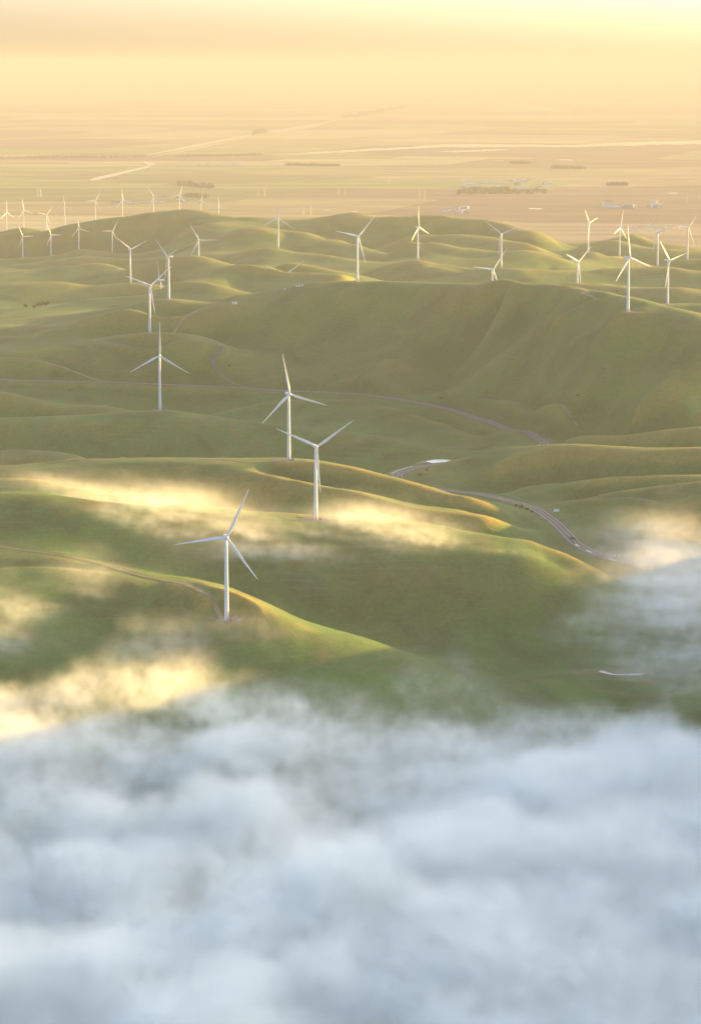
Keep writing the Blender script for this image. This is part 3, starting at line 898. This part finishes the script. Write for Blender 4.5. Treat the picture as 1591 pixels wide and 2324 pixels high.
# guard rail round the outside of the bend near the pond
i0, i1 = near_path(950, 1061, 3715), near_path(902, 1081, 3648)
q = [beside(i, 7.6) for i in range(min(i0, i1), max(i0, i1), 2)]
if np.mean([a.x for a in q]) > np.mean([road_path[i][0] for i in range(min(i0, i1), max(i0, i1), 2)]):
    q = [beside(i, -7.6) for i in range(min(i0, i1), max(i0, i1), 2)]
o = place('guard_rail', q[0], 0, 'pale guard rail along the outside of the road bend', 'guard rail')
mr = MB(); 
for a_, b_ in zip(q[:-1], q[1:]):
    mr.bar(a_ - q[0] + Vector((0, 0, 1.1)), b_ - q[0] + Vector((0, 0, 1.1)), .32, 4)
link('rail', mr.mesh('rail'), M_signwhite, o)
for a_ in q: link('post', MB().box((a_.x - q[0].x, a_.y - q[0].y, a_.z - q[0].z + .35), (.2, .2, 1.6)).mesh('post'), M_wood, o)

M_carwhite = mat('car_paint_white', (.78, .78, .78), .25)
M_glass = mat('car_glass', (.02, .025, .03), .05)
M_tyre = mat('tyre_rubber', (.02, .02, .02), .85)
M_lamp = mat('headlamp_lens', (.9, .9, .85), .1)
def car(p, rz, lab):
    o = place('car', p, rz, lab, 'car', 'white cars in the valley')
    prof = [(-2.2, .5), (-2.25, .95), (-1.2, 1.05), (-.6, 1.0), (2.0, 1.05), (2.25, .9), (2.2, .5)]
    m = MB().rings([[(-.9, y, z) for y, z in prof], [(.9, y, z) for y, z in prof]])
    link('body', m.mesh('body'), M_carwhite, o)
    cab = [(-1.15, 1.03), (-.35, 1.52), (1.2, 1.55), (1.95, 1.05)]
    link('windows', MB().rings([[(-.78, y, z) for y, z in cab], [(.78, y, z) for y, z in cab]]).mesh('windows'), M_glass, o)
    link('roof', MB().box((0, .42, 1.57), (1.5, 1.7, .08)).mesh('roof'), M_carwhite, o)
    for sx in (-1, 1):
        for y in (-1.4, 1.4):
            link('wheel', MB().rings([[(sx * .72, y + .34 * math.cos(t), .34 + .34 * math.sin(t)) for t in [k * PI / 6 for k in range(12)]], [(sx * .94, y + .34 * math.cos(t), .34 + .34 * math.sin(t)) for t in [k * PI / 6 for k in range(12)]]]).mesh('wheel'), M_tyre, o)
        link('headlight', MB().box((sx * .65, -2.26, .8), (.38, .06, .2)).mesh('headlight'), M_lamp, o)
    return o
i = near_path(905, 1079, 3652)
p = beside(i, -2.7); p.z = rz_[i] + .56
t = road_path[i - 1] - road_path[i + 1]
car(p, math.atan2(t[0], -t[1]) , 'white car driving round the bend past the guard rail')
for px, py, lab in ((957, 1051, 'white car parked off the road, farther from the pond'), (963, 1050.5, 'white car parked off the road, nearer the pond')):
    p = on_hill(px, py); car(p, 1.2, lab)
# sheds and cabinets on the big hill
M_roofw = mat('shed_roof', (.75, .75, .74), .5)
p = on_hill(533, 690); o = place('shed', p, .1, 'low white shed on the big hill\'s left slope', 'shed')
link('wall', MB().box((0, 0, 1.0), (9, 5, 4)).mesh('wall'), M_signwhite, o)
link('roof', MB().box((0, 0, 3.15), (9.8, 5.8, .3)).mesh('roof'), M_roofw, o)
link('door', MB().box((-2, -2.53, 1.4), (1.6, .06, 2.4)).mesh('door'), M_steel, o)
for k, (px, py, lab) in enumerate(((674, 651, 'first of three pale boxes in a row near the big hill\'s crest'), (680, 650.5, 'middle of three pale boxes in a row near the big hill\'s crest'), (687, 650, 'last of three pale boxes in a row near the big hill\'s crest'), (647, 658, 'small pale box standing alone below the hidden turbine'))):
    p = on_hill(px, py); o = place('storage_box', p, .1 * k, lab, 'box', 'pale boxes on the big hill')
    link('body', MB().box((0, 0, .9), (3.0, 2.2, 3.0)).mesh('body'), M_signwhite, o)
    link('lid', MB().box((0, 0, 2.48), (3.2, 2.4, .16)).mesh('lid'), M_roofw, o)

# ------------------------------------------------------------------ trees and shrubs
M_leaf = vary(mat('leaves_dark', (.055, .085, .03), .9, spec=.1), .6, .35)
M_leaf2 = vary(mat('leaves_dry', (.12, .115, .06), .9, spec=.1), .6, .35)
M_bark = vary(mat('bark', (.09, .065, .045), .95), 3, .3)
def crown_mesh(name, rx, rz, z0, nleaf, seed, leaf=.5):
    r_ = np.random.default_rng(seed)
    lobes = [(r_.normal(0, rx * .42), r_.normal(0, rx * .42), z0 + rz * r_.uniform(-.45, .55), r_.uniform(.38, .62)) for _ in range(9)]
    v, f = [], []
    for k in range(nleaf):
        lx, ly, lz, s_ = lobes[r_.integers(len(lobes))]
        dv = r_.normal(size=3); dv /= np.linalg.norm(dv); rr = r_.uniform(.55, 1.05)
        c = np.array([lx + dv[0] * rx * s_ * rr, ly + dv[1] * rx * s_ * rr, lz + dv[2] * rz * s_ * rr])
        t1 = r_.normal(size=3); t1 /= np.linalg.norm(t1); t2 = np.cross(t1, dv + .3 * r_.normal(size=3)); t2 /= max(np.linalg.norm(t2), 1e-3)
        a = leaf * r_.uniform(.6, 1.5)
        i = len(v)
        v += [tuple(c - t1 * a), tuple(c + t2 * a * .6), tuple(c + t1 * a), tuple(c - t2 * a * .6)]
        f.append((i, i + 1, i + 2, i + 3))
    return mesh_from(name, v, f)
def trunk_mesh(h, r0, seed):
    r_ = random.Random(seed); m = MB()
    m.rings([circle(r0 * 1.4, -1.0, 8), circle(r0, .4, 8), circle(r0 * .8, h * .5, 8, .15, .1), circle(r0 * .45, h, 8, .3, .1)])
    for k in range(4):
        a = k * 1.6 + r_.random(); z = h * (.45 + .13 * k)
        m.bar((0, 0, z), (math.cos(a) * h * .4, math.sin(a) * h * .4, z + h * .35), r0 * .28, 5)
    return m.mesh('trunk')
CR = [crown_mesh('crown', 4.2 + .5 * k, 3.6, 5.6, 700, 40 + k, .75) for k in range(3)]
TR = [trunk_mesh(5.5, .35, k) for k in range(3)]
for q in CR: q.materials.append(M_leaf)
for q in TR: q.materials.append(M_bark)
for k, (px, py, s_, lab) in enumerate(((60, 700, 1.0, 'small rounded tree standing apart from the copse in the hazy hollow'), (80, 702, .9, 'outermost tree of the copse in the hazy hollow, nearest the lone one'), (88, 699, 1.15, 'second tree of the copse in the hazy hollow, counted from the lone one'),
                                       (96, 697, 1.3, 'tallest tree in the middle of the copse in the hazy hollow'), (104, 696, 1.1, 'tree just past the tallest in the copse in the hazy hollow'), (111, 693, .85, 'last and smallest tree of the copse in the hazy hollow'))):
    p = on_hill(px, py); o = place('tree', p, k * 1.1, lab, 'tree', 'trees of the copse in the hollow'); o.scale = (s_ * 1.05,) * 3
    link('trunk', TR[k % 3], parent=o); link('crown', CR[k % 3], parent=o)
SH = [crown_mesh('foliage', 1.9, 1.3, .9, 260, 70 + k, .42) for k in range(3)]
for q in SH: q.materials.append(M_leaf)
ST = trunk_mesh(1.2, .12, 9); ST.materials.append(M_bark)
SHRUBS = [(953,1079,1.6,'larger dark shrub on the bank above the road bend'),(969,1069,1.1,'smaller dark shrub on the bank near the pond'),(1001,905,1.4,'shrub at the mouth of the big hill\'s gully'),(1298,1224,1.6,'dark shrub on the lower verge where the road straightens'),
          (1170,1149,1.2,'first shrub on the lower verge past the crest\'s end'),(1183,1152,1.6,'second, larger shrub on the lower verge past the crest\'s end'),(1196,1157,1.3,'third shrub on the lower verge past the crest\'s end'),(1207,1163,1.0,'last small shrub on the lower verge past the crest\'s end'),
          (1109,951,1.2,'shrub on the verge of the far road bend'),(1400,662,1.3,'shrub on the skyline of the big hill\'s gold-lit shoulder'),(1310,899,1.5,'dark shrub in the small gully low on the big hill'),(520,832,1.2,'shrub beside the hairpin of the winding side road'),(160,888,1.4,'lone shrub on the dark valley floor by the road')]
for k, (px, py, s_, lab) in enumerate(SHRUBS):
    p = on_hill(px, py); o = place('shrub', p, k * .9, lab, 'shrub', 'shrubs on the hills and verges'); o.scale = (s_ * .95,) * 3
    link('stem', ST, parent=o); link('foliage', SH[k % 3], parent=o)

# ------------------------------------------------------------------ the far plain: water, trees, buildings, pylons
def plain_poly(name, pts_, z, material, lab=None, jitter=0.0, sub=4):
    v = []
    for k, (px, py) in enumerate(pts_):
        q = pts_[(k + 1) % len(pts_)]
        for s_ in range(sub):
            t = s_ / sub
            w = on_plain(px + (q[0] - px) * t + random.uniform(-1, 1) * jitter * 4, py + (q[1] - py) * t + random.uniform(-1, 1) * jitter)
            v.append((w.x, w.y, z))
    o = link(name, mesh_from(name, v, [tuple(range(len(v)))]), material)
    tag(o, lab, kind='structure'); return o
def strip(name, line, half, z, material, lab, jit=.2, n=10):
    """a band of water along a picture line, half = half its height in the picture"""
    up, dn = [], []
    for (a_, b_) in zip(line[:-1], line[1:]):
        for k in range(n):
            t = k / n
            x, y = a_[0] + (b_[0] - a_[0]) * t, a_[1] + (b_[1] - a_[1]) * t
            h = a_[2] + (b_[2] - a_[2]) * t if len(a_) > 2 else half
            up.append((x, y - h * (1 + random.uniform(-jit, jit)))); dn.append((x, y + h * (1 + random.uniform(-jit, jit))))
    v = []
    for q in up + dn:
        w = on_plain(*q); v.append((w.x, w.y, z))
    m = len(up)
    o = link(name, mesh_from(name, v, [(i, i + 1, i + 1 + m, i + m) for i in range(m - 1)]), material)
    tag(o, lab, kind='structure'); return o
strip('canal', [(202, 409.5, .5), (215, 407, 3.2), (260, 397, 3.0), (300, 387, 2.6), (346, 376.5, 2.0)], 2, 1.2, M_water, 'straight bright canal reach nearest the hills', .12)
plain_poly('canal_basin', [(322, 370), (332, 368.2), (352, 369.5), (354, 374), (340, 376), (330, 372.5)], 1.4, M_water, 'small basin at the canal bend', .15)
strip('canal', [(335, 352, .9), (430, 333.5, 2.6), (520, 316.5, 2.3), (586, 304.5, 1.8)], 2, 1.2, M_water, 'long canal running away across the plain', .12)
strip('canal', [(604, 301, 1.9), (700, 286, 1.8), (772, 271, 1.2)], 2, 1.2, M_water, 'farther reach of the long canal', .2)
strip('canal', [(803, 266, .7), (850, 259, .7), (905, 246, .4)], 2, 1.2, M_water, 'farthest glint of the long canal', .3)
strip('channel', [(346, 356, .5), (430, 340, 1.2), (500, 326, 1.0), (560, 313, .5)], 1, 1.2, M_water, 'narrow second channel beside the long canal', .4)
strip('channel', [(620, 303, .5), (700, 290, .9), (745, 280, .4)], 1, 1.2, M_water, 'farther part of the narrow second channel', .4)
strip('river', [(620, 353, .4), (720, 347, 1.8), (830, 341, 2.4), (930, 336, 2.2), (1010, 331, 3.4), (1100, 331, 3.0), (1190, 331, 2.4), (1300, 332, 2.6), (1400, 328, 3.2), (1500, 325, 3.6), (1640, 322, 3.8)], 2, 1.2, M_water, 'broad bright river band across the plain', .35, 14)
strip('river', [(990, 345, .3), (1040, 344, 2.2), (1100, 342, 1.8), (1160, 339, .4)], 1, 1.5, M_water, 'bright flooded land below the river', .4)
for k, (x0, x1, y_, h_, lab) in enumerate(((600, 692, 371.5, .8, 'thin bright ditch left of the trees on the plain'), (865, 888, 370, .6, 'short bright ditch on the plain'), (965, 990, 366, .6, 'bright flooded strip on the mid plain'), (1262, 1306, 363.5, 1.2, 'pale blue pond on the plain below the river'),
                               (1195, 1232, 474.5, 1.3, 'bright white pond just beyond the hills'), (1446, 1462, 527, .8, 'small bright pond beyond the right-hand hills'), (730, 752, 477.5, .9, 'bright pond left of the lit hill'), (795, 815, 481.0, .9, 'bright pond touching the lit hill\'s top'),
                               (1110, 1145, 366, .6, 'thin bright strip below the river'), (1040, 1060, 367, .6, 'thin bright strip on the plain, middle'), (1500, 1540, 439, .9, 'bright strip on the right of the plain'))):
    strip('pond', [(x0, y_, .1), ((x0 * 2 + x1) / 3, y_ - .2, h_), ((x0 + 2 * x1) / 3, y_ + .2, h_), (x1, y_, .1)], 1, 1.6, M_water, lab, .4, 6)
# tree belts on the plain
def belt(lines, lab, count, seed, h=9):
    r_ = random.Random(seed); v, f = [], []
    for _ in range(count):
        l = r_.choice(lines); t = r_.random()
        px, py = l[0] + (l[2] - l[0]) * t, l[1] + (l[3] - l[1]) * t + r_.uniform(-1, 1) * l[4]
        w = on_plain(px, py); s_ = r_.uniform(.5, 1.3) * h
        for k in range(9):
            i = len(v)
            c = Vector((w.x + r_.uniform(-1, 1) * s_, w.y + r_.uniform(-1, 1) * s_, max(.6, s_ * r_.uniform(.15, 1.0))))
            a_ = s_ * .45; th = r_.uniform(0, PI)
            e1 = Vector((math.cos(th) * a_, math.sin(th) * a_, r_.uniform(-.3, .3) * a_)); e2 = Vector((r_.uniform(-.4, .4) * a_, r_.uniform(-.4, .4) * a_, a_ * .8))
            v += [tuple(c - e1 - e2), tuple(c + e1 - e2 * .8), tuple(c + e1 * .8 + e2), tuple(c - e1 * .7 + e2)]
            f.append((i, i + 1, i + 2, i + 3))
    o = link('treeline', mesh_from('treeline', v, f), M_leaf2)
    tag(o, lab, 'trees', kind='stuff'); return o
belt([(1040, 437, 1240, 436, 4.5), (1050, 432, 1150, 430, 2)], 'dark mass of trees round the far town', 420, 1, 8)
belt([(400, 356, 600, 352, .6), (650, 375, 770, 377, 1), (0, 360, 330, 357, .8)], 'sparse trees along ditches on the plain', 420, 2, 10)
belt([(580, 303, 600, 301, 1.5), (780, 268, 920, 243, 1.2), (1060, 214, 1300, 212, 1.5), (1300, 214, 1590, 213, 1.5)], 'far tree belts near the hazy horizon', 520, 3, 24)
belt([(1160, 371, 1200, 371, 1.2), (1255, 381, 1325, 383, 1.0), (1380, 420, 1420, 421, .8)], 'tree clumps on the right of the plain', 260, 4, 11)
belt([(405, 418, 480, 425, 3.5), (428, 445, 470, 449, 1)], 'grove of trees above the far hill\'s top', 220, 5, 12)
# buildings
M_bw = [mat('building_cream', (.62, .58, .5), .7), mat('building_white', (.75, .74, .72), .6), mat('building_tan', (.42, .34, .26), .8)]
M_br = [mat('roof_metal', (.6, .6, .6), .35), mat('roof_brown', (.2, .13, .09), .8)]
def building(px, py, w_, d_, h_, k, lab, group):
    q = on_plain(px, py)
    o = place('building', q, random.uniform(-.3, .3), lab, 'building', group)
    link('wall', MB().box((0, 0, h_ / 2 - .2), (w_, d_, h_)).mesh('wall'), M_bw[k % 3], o)
    e = .8; a_, b_ = w_ / 2 + e, d_ / 2 + e; hz = h_ - .15; tp = h_ + d_ * .2
    rv = [(-a_, -b_, hz), (a_, -b_, hz), (a_, b_, hz), (-a_, b_, hz), (-a_, 0, tp), (a_, 0, tp)]
    link('roof', mesh_from('roof', rv, [(0, 1, 5, 4), (2, 3, 4, 5), (1, 2, 5), (3, 0, 4), (3, 2, 1, 0)]), M_br[0 if k % 4 else 1], o)
r_ = random.Random(3)
for k in range(32):
    building(r_.uniform(1045, 1245), r_.uniform(410, 428), r_.uniform(14, 46), r_.uniform(10, 20), r_.uniform(5, 11), k, 'pale building among the trees of the far town', 'buildings of the far town')
for k in range(10):
    building(r_.uniform(1000, 1060), r_.uniform(470, 484), r_.uniform(12, 34), r_.uniform(10, 18), r_.uniform(5, 9), k, 'pale farm building behind the far hills, middle of the picture', 'farm buildings behind the far hills')
for k in range(10):
    building(r_.uniform(255, 430), r_.uniform(456, 464), r_.uniform(12, 50), r_.uniform(10, 16), r_.uniform(4, 8), k, 'pale low building behind the far turbine row', 'low buildings behind the far turbine row')
for k in range(12):
    building(r_.uniform(1360, 1515), r_.uniform(468, 474), r_.uniform(16, 46), r_.uniform(12, 22), r_.uniform(8, 20) if k % 6 else 30, k, 'grey-white block of the industrial yard on the right of the plain', 'blocks of the industrial yard')
for k in range(14):
    building(1405 + k * 10 + r_.uniform(-3, 3), 517 + r_.uniform(-1.5, 1.5), r_.uniform(10, 22), 8, 4, 1, 'long low white roof in the rows beyond the right-hand turbines', 'low white roofs beyond the turbines')
for k in range(12):
    building(r_.uniform(450, 570), r_.uniform(372, 378), r_.uniform(12, 40), 12, 6, k, 'small building beside the canal bend', 'buildings beside the canal')
# pylons
M_lat = mat('lattice_steel', (.42, .40, .37), .5, .4)
def pylon_parts(h):
    legs = [MB().bar((sx * h * .09, sy * h * .09, -1), (sx * h * .018, sy * h * .018, h * .72), .42).bar((sx * h * .018, sy * h * .018, h * .72), (0, 0, h), .34).mesh('leg') for sx in (-1, 1) for sy in (-1, 1)]
    br = MB()
    for k in range(6):
        z0, z1 = h * .72 * k / 6, h * .72 * (k + 1) / 6
        w0, w1 = h * (.09 - .072 * k / 6), h * (.09 - .072 * (k + 1) / 6)
        for s_ in (-1, 1):
            br.bar((-w0, s_ * w0, z0), (w1, s_ * w1, z1), .2); br.bar((w0, s_ * w0, z0), (-w1, s_ * w1, z1), .2)
            br.bar((s_ * w0, -w0, z0), (s_ * w1, w1, z1), .2)
    arms = [MB().bar((-h * a_, 0, h * z_), (h * a_, 0, h * z_), .4).bar((-h * a_, 0, h * z_), (0, 0, h * (z_ + .06)), .25).bar((h * a_, 0, h * z_), (0, 0, h * (z_ + .06)), .25).mesh('crossarm') for a_, z_ in ((.16, .7), (.2, .8), (.14, .9))]
    return legs, br.mesh('bracing'), arms
LG, BR, AR = pylon_parts(46)
for q in LG + [BR] + AR: q.materials.append(M_lat)
PYL = [(586,446,'left pylon of the first pair beyond the far hills'),(600,446,'right pylon of the first pair beyond the far hills'),(768,443,'left pylon of the middle pair on the plain'),(783,443,'right pylon of the middle pair on the plain'),(951,452,'left pylon of the pair above the edge-on turbine'),(963,452,'right pylon of the pair above the edge-on turbine'),
       (688,489,'left of two dark pylons beside the pond left of the lit hill'),(705,489,'right of two dark pylons beside the pond left of the lit hill'),(883,415,'lone bright pylon standing in the mid plain'),(1053,420,'lone pylon at the near end of the far town'),(86,447,'pylon pair member on the left plain, first'),(93,447,'pylon pair member on the left plain, second'),(1247,420,'pylon at the far end of the town'),(1558,462,'lone pylon near the right edge')]
for px, py, lab in PYL:
    q = on_plain(px, py); o = place('pylon', q, .5, lab, 'pylon', 'lattice pylons on the plain')
    for m_ in LG: link('leg', m_, parent=o)
    link('bracing', BR, parent=o)
    for m_ in AR: link('crossarm', m_, parent=o)

# ------------------------------------------------------------------ fog: a voxel cloud grown by geometry nodes from densities worked out here
FX0, FX1, FY0, FY1, FZ0, FZ1 = -640.0, 640.0, 1150.0, 3230.0, 2.0, 214.0
SX, SY, SZ = 5.0, 6.5, 4.0
NX, NY, NZ = int((FX1 - FX0) / SX) + 1, int((FY1 - FY0) / SY) + 1, int((FZ1 - FZ0) / SZ) + 1
fx = FX0 + SX * np.arange(NX); fy_ = FY0 + SY * np.arange(NY); fz_ = FZ0 + SZ * np.arange(NZ)
cx2, cy2 = np.meshgrid(fx, fy_, indexing='ij')
gnd = grid_interp(Z, cx2, cy2)
# picture position of each ground point, used to find where on the slopes the mist lies
dn = ZC - gnd
prow = CY + np.tan(np.arctan2(dn, cy2) - PITCH) * FPX
pcol = CX + cx2 / (cy2 * math.cos(PITCH) + dn * math.sin(PITCH)) * FPX
# the bank: its far edge on the ground
EDGE = [(-500,1600),(-100,1590),(40,1545),(150,1500),(260,1440),(400,1415),(520,1412),(620,1425),(700,1465),(800,1465),(870,1450),(930,1448),(1000,1465),(1100,1480),(1200,1505),(1300,1540),(1400,1570),(1500,1600),(1591,1630),(2100,1660)]
ex = np.array([e[0] for e in EDGE], float); ey = np.array([e[1] for e in EDGE], float)
wob = (fbm(cx2 / 90, cy2 / 90, octaves=4, seed=11) - .5) * 150 + (fbm(cx2 / 28, cy2 / 28, octaves=3, seed=12) - .5) * 45
cover = sstep(-25, 95, prow - np.interp(pcol, ex, ey) + wob)
cover = np.where(cy2 < 1900, 1.0, cover)
top = ZC - 552 + (fbm(cx2 / 260 + 3, cy2 / 260, octaves=3, seed=13) - .5) * 62 + (fbm(cx2 / 85, cy2 / 85, octaves=3, seed=14) - .5) * 34
top = np.minimum(top, gnd + 4 + 85 * cover)
top = np.maximum(top, gnd + (14 + 34 * fbm(cx2 / 70 + 2, cy2 / 70, octaves=3, seed=15)) * cover)
# lift of the bank where it laps up the near spur
# mist lying on the slopes: column, row, half width, half height, tilt (degrees, downwards to the right), strength, depth of the layer
WISPS = [(150,1124,140,22,6,.9,11),(300,1164,165,42,14,1.2,16),(440,1202,155,52,16,1.5,18),(570,1242,145,54,18,1.6,18),(690,1280,100,42,20,1.3,15),(780,1240,115,34,6,.9,13),
         (870,1216,120,38,6,1.5,17),(960,1224,100,24,7,1.4,14),(1080,1243,120,7,8,1.0,8),(1160,1256,80,5,8,.7,6),
         (1060,1300,170,30,12,.28,9),(1000,1350,190,26,10,.14,9),
         (15,1425,60,60,-10,1.5,18),(95,1392,70,34,-8,1.0,14),(215,1330,60,52,30,.85,14),(150,1290,90,14,10,.45,9),(10,1320,40,50,0,.5,12),(60,1480,110,40,0,.4,12),
         (420,1465,200,34,-10,.55,13),(560,1458,120,30,0,.6,12),(280,1505,120,34,-8,.5,12),
         (1470,1280,85,44,16,4.0,20),(1560,1310,105,54,12,6.0,24),(1500,1390,115,48,10,5.0,20),(1430,1455,125,36,0,2.8,15),(1570,1470,95,56,0,5.0,20),(1300,1440,110,26,-14,.22,10),(1330,1500,120,22,-6,.2,10),(1430,1528,90,18,0,2.6,10),(1550,1570,100,34,0,1.2,14),(1500,1180,120,14,-8,.2,9)]
wm = np.zeros_like(cx2); wh = np.zeros_like(cx2) + 1e-3
warpx = (fbm(cx2 / 60, cy2 / 60, octaves=4, seed=21) - .5) * 95
warpy = (fbm(cx2 / 60 + 9, cy2 / 60 + 4, octaves=4, seed=22) - .5) * 60
for (px, py, rx, ry, tl, st, hh) in WISPS:
    c, s_ = math.cos(R(tl)), math.sin(R(tl))
    k = min(1.0, ry / 30)
    dx, dy = pcol + warpx - px, prow + warpy * k - py
    a_, b_ = (dx * c + dy * s_) / rx, (-dx * s_ + dy * c) / ry
    g = np.exp(-(a_ ** 2 + b_ ** 2) * 1.1) * st
    Dv = visible(px, py)
    g *= (np.abs(cy2 - Dv) < 260)
    wh += g * hh; wm += g
wh = wh / np.maximum(wm, 1e-3)
wm = np.where(wm > .03, wm, 0)
dens = np.zeros((NX, NY, NZ), np.float32)
zz3 = fz_[None, None, :]
h3 = zz3 - gnd[:, :, None]
bank = np.clip((top[:, :, None] - zz3) / 26.0, -2.0, 4.0) - 3.0 * (1 - cover[:, :, None]) - 9.0 * (h3 < -8)
wsp = np.where(h3 > -6, np.exp(-(np.maximum(h3, 0) / np.maximum(wh[:, :, None], 4)) ** 1.6), 0) * wm[:, :, None]
idx = np.nonzero((bank > -1.3) | (wsp > .02))
X3 = fx[idx[0]]; Y3 = fy_[idx[1]]; Z3 = fz_[idx[2]]
n1 = fbm(X3 / 85, Y3 / 85, Z3 / 60, octaves=5, seed=31, gain=.58)
n2 = fbm(X3 / 34 + n1 * 2.5, Y3 / 60, Z3 / 22 + n1, octaves=4, seed=32, gain=.55)
bk = bank[idx]; ws = wsp[idx]; cv = cover[idx[0], idx[1]]; inner = .08 + .92 * sstep(.35, 1.0, cv) * sstep(2510, 2370, Y3)
b_d = sstep(0, 1.6, bk + (n1 - .5) * 2.9 + .3) * (.45 + .7 * sstep(.25, .75, n2))
n3 = fbm((X3 * .86 - Y3 * .5) / 80 + n1 * 1.2, (Y3 * .86 + X3 * .5) / 24, Z3 / 13 + n1 * 2, octaves=4, seed=33, gain=.6)
w_d = ws * np.clip((n3 - .34) * 4.2, 0, 1.9) * (.3 + 1.3 * n1)
dens[idx] = b_d * inner * FOG_SIGMA + w_d * WISP_SIGMA
dens[dens < 1.5e-4] = 0
dens[0] = dens[-1] = 0; dens[:, 0] = dens[:, -1] = 0; dens[:, :, -1] = 0
fme = bpy.data.meshes.new('fog')
fme.vertices.add(dens.size)
pos = np.stack(np.meshgrid(fx, fy_, fz_, indexing='ij'), -1).astype(np.float32)
fme.vertices.foreach_set('co', pos.ravel())
at = fme.attributes.new('dens', 'FLOAT', 'POINT')
at.data.foreach_set('value', dens.ravel())
del pos
fog = link('fog', fme)
tag(fog, 'bank of white fog filling the near valley, with wisps over the slopes', 'fog', kind='stuff')
M_fog = bpy.data.materials.new('fog_droplets'); M_fog.use_nodes = True
nt = M_fog.node_tree; nt.nodes.remove(nt.nodes['Principled BSDF'])
pv = nt.nodes.new('ShaderNodeVolumePrincipled')
pv.inputs['Color'].default_value = (.972, .998, .958, 1)
pv.inputs['Density Attribute'].default_value = ''
vi = nt.nodes.new('ShaderNodeAttribute'); vi.attribute_name = 'density'
tc = nt.nodes.new('ShaderNodeTexCoord')
nz = nt.nodes.new('ShaderNodeTexNoise'); nz.inputs['Scale'].default_value = .075; nz.inputs['Detail'].default_value = 3.0; nz.inputs['Roughness'].default_value = .6
mrn = nt.nodes.new('ShaderNodeMapRange'); mrn.inputs['From Min'].default_value = .33; mrn.inputs['From Max'].default_value = .67; mrn.inputs['To Min'].default_value = .25; mrn.inputs['To Max'].default_value = 1.75
mu = nt.nodes.new('ShaderNodeMath'); mu.operation = 'MULTIPLY'
nt.links.new(tc.outputs['Object'], nz.inputs['Vector']); nt.links.new(nz.outputs['Fac'], mrn.inputs['Value'])
nt.links.new(vi.outputs['Fac'], mu.inputs[0]); nt.links.new(mrn.outputs[0], mu.inputs[1]); nt.links.new(mu.outputs[0], pv.inputs['Density'])
pv.inputs['Anisotropy'].default_value = .12
nt.links.new(pv.outputs[0], nt.nodes['Material Output'].inputs['Volume'])
ng = bpy.data.node_groups.new('grow_fog', 'GeometryNodeTree')
ng.interface.new_socket('Geometry', in_out='INPUT', socket_type='NodeSocketGeometry')
ng.interface.new_socket('Geometry', in_out='OUTPUT', socket_type='NodeSocketGeometry')
gi, go = ng.nodes.new('NodeGroupInput'), ng.nodes.new('NodeGroupOutput')
vc = ng.nodes.new('GeometryNodeVolumeCube')
vc.inputs['Min'].default_value = (fx[0], fy_[0], fz_[0]); vc.inputs['Max'].default_value = (fx[-1], fy_[-1], fz_[-1])
vc.inputs['Resolution X'].default_value = NX; vc.inputs['Resolution Y'].default_value = NY; vc.inputs['Resolution Z'].default_value = NZ
vc.inputs['Background'].default_value = 0.0
ps = ng.nodes.new('GeometryNodeInputPosition')
sb = ng.nodes.new('ShaderNodeVectorMath'); sb.operation = 'SUBTRACT'; sb.inputs[1].default_value = (fx[0], fy_[0], fz_[0])
dv = ng.nodes.new('ShaderNodeVectorMath'); dv.operation = 'DIVIDE'; dv.inputs[1].default_value = (SX, SY, SZ)
sx = ng.nodes.new('ShaderNodeSeparateXYZ')
L = ng.links.new
L(ps.outputs[0], sb.inputs[0]); L(sb.outputs[0], dv.inputs[0]); L(dv.outputs[0], sx.inputs[0])
def rnd(s):
    m = ng.nodes.new('ShaderNodeMath'); m.operation = 'ROUND'; L(s, m.inputs[0]); return m.outputs[0]
def madd(a, k, b):
    m = ng.nodes.new('FunctionNodeIntegerMath'); m.operation = 'MULTIPLY_ADD'
    L(a, m.inputs[0]); m.inputs[1].default_value = k; L(b, m.inputs[2]); return m.outputs[0]
ix = madd(madd(rnd(sx.outputs[0]), NY, rnd(sx.outputs[1])), NZ, rnd(sx.outputs[2]))
na_ = ng.nodes.new('GeometryNodeInputNamedAttribute'); na_.data_type = 'FLOAT'; na_.inputs['Name'].default_value = 'dens'
si = ng.nodes.new('GeometryNodeSampleIndex'); si.data_type = 'FLOAT'; si.domain = 'POINT'; si.clamp = True
L(gi.outputs[0], si.inputs['Geometry']); L(na_.outputs['Attribute'], si.inputs['Value']); L(ix, si.inputs['Index'])
L(si.outputs[0], vc.inputs['Density'])
sm = ng.nodes.new('GeometryNodeSetMaterial'); sm.inputs['Material'].default_value = M_fog
L(vc.outputs[0], sm.inputs[0]); L(sm.outputs[0], go.inputs[0])
md = fog.modifiers.new('grow_fog', 'NODES'); md.node_group = ng

# ------------------------------------------------------------------ haze
hb_ = MB().box((0, 62250, (-6 + ZC + 150) / 2), (144000, 138500, ZC + 150 + 6)).mesh('haze')
haze = link('haze', hb_)
tag(haze, 'golden morning haze over hills and plain', 'haze', kind='stuff')
M_haze = bpy.data.materials.new('haze_air'); M_haze.use_nodes = True
nt = M_haze.node_tree; nt.nodes.remove(nt.nodes['Principled BSDF'])
pv = nt.nodes.new('ShaderNodeVolumePrincipled')
pv.inputs['Color'].default_value = (.35, .37, .395, 1)
pv.inputs['Density'].default_value = HAZE_DENSITY
pv.inputs['Anisotropy'].default_value = HAZE_G
nt.links.new(pv.outputs[0], nt.nodes['Material Output'].inputs['Volume'])
haze.data.materials.append(M_haze)
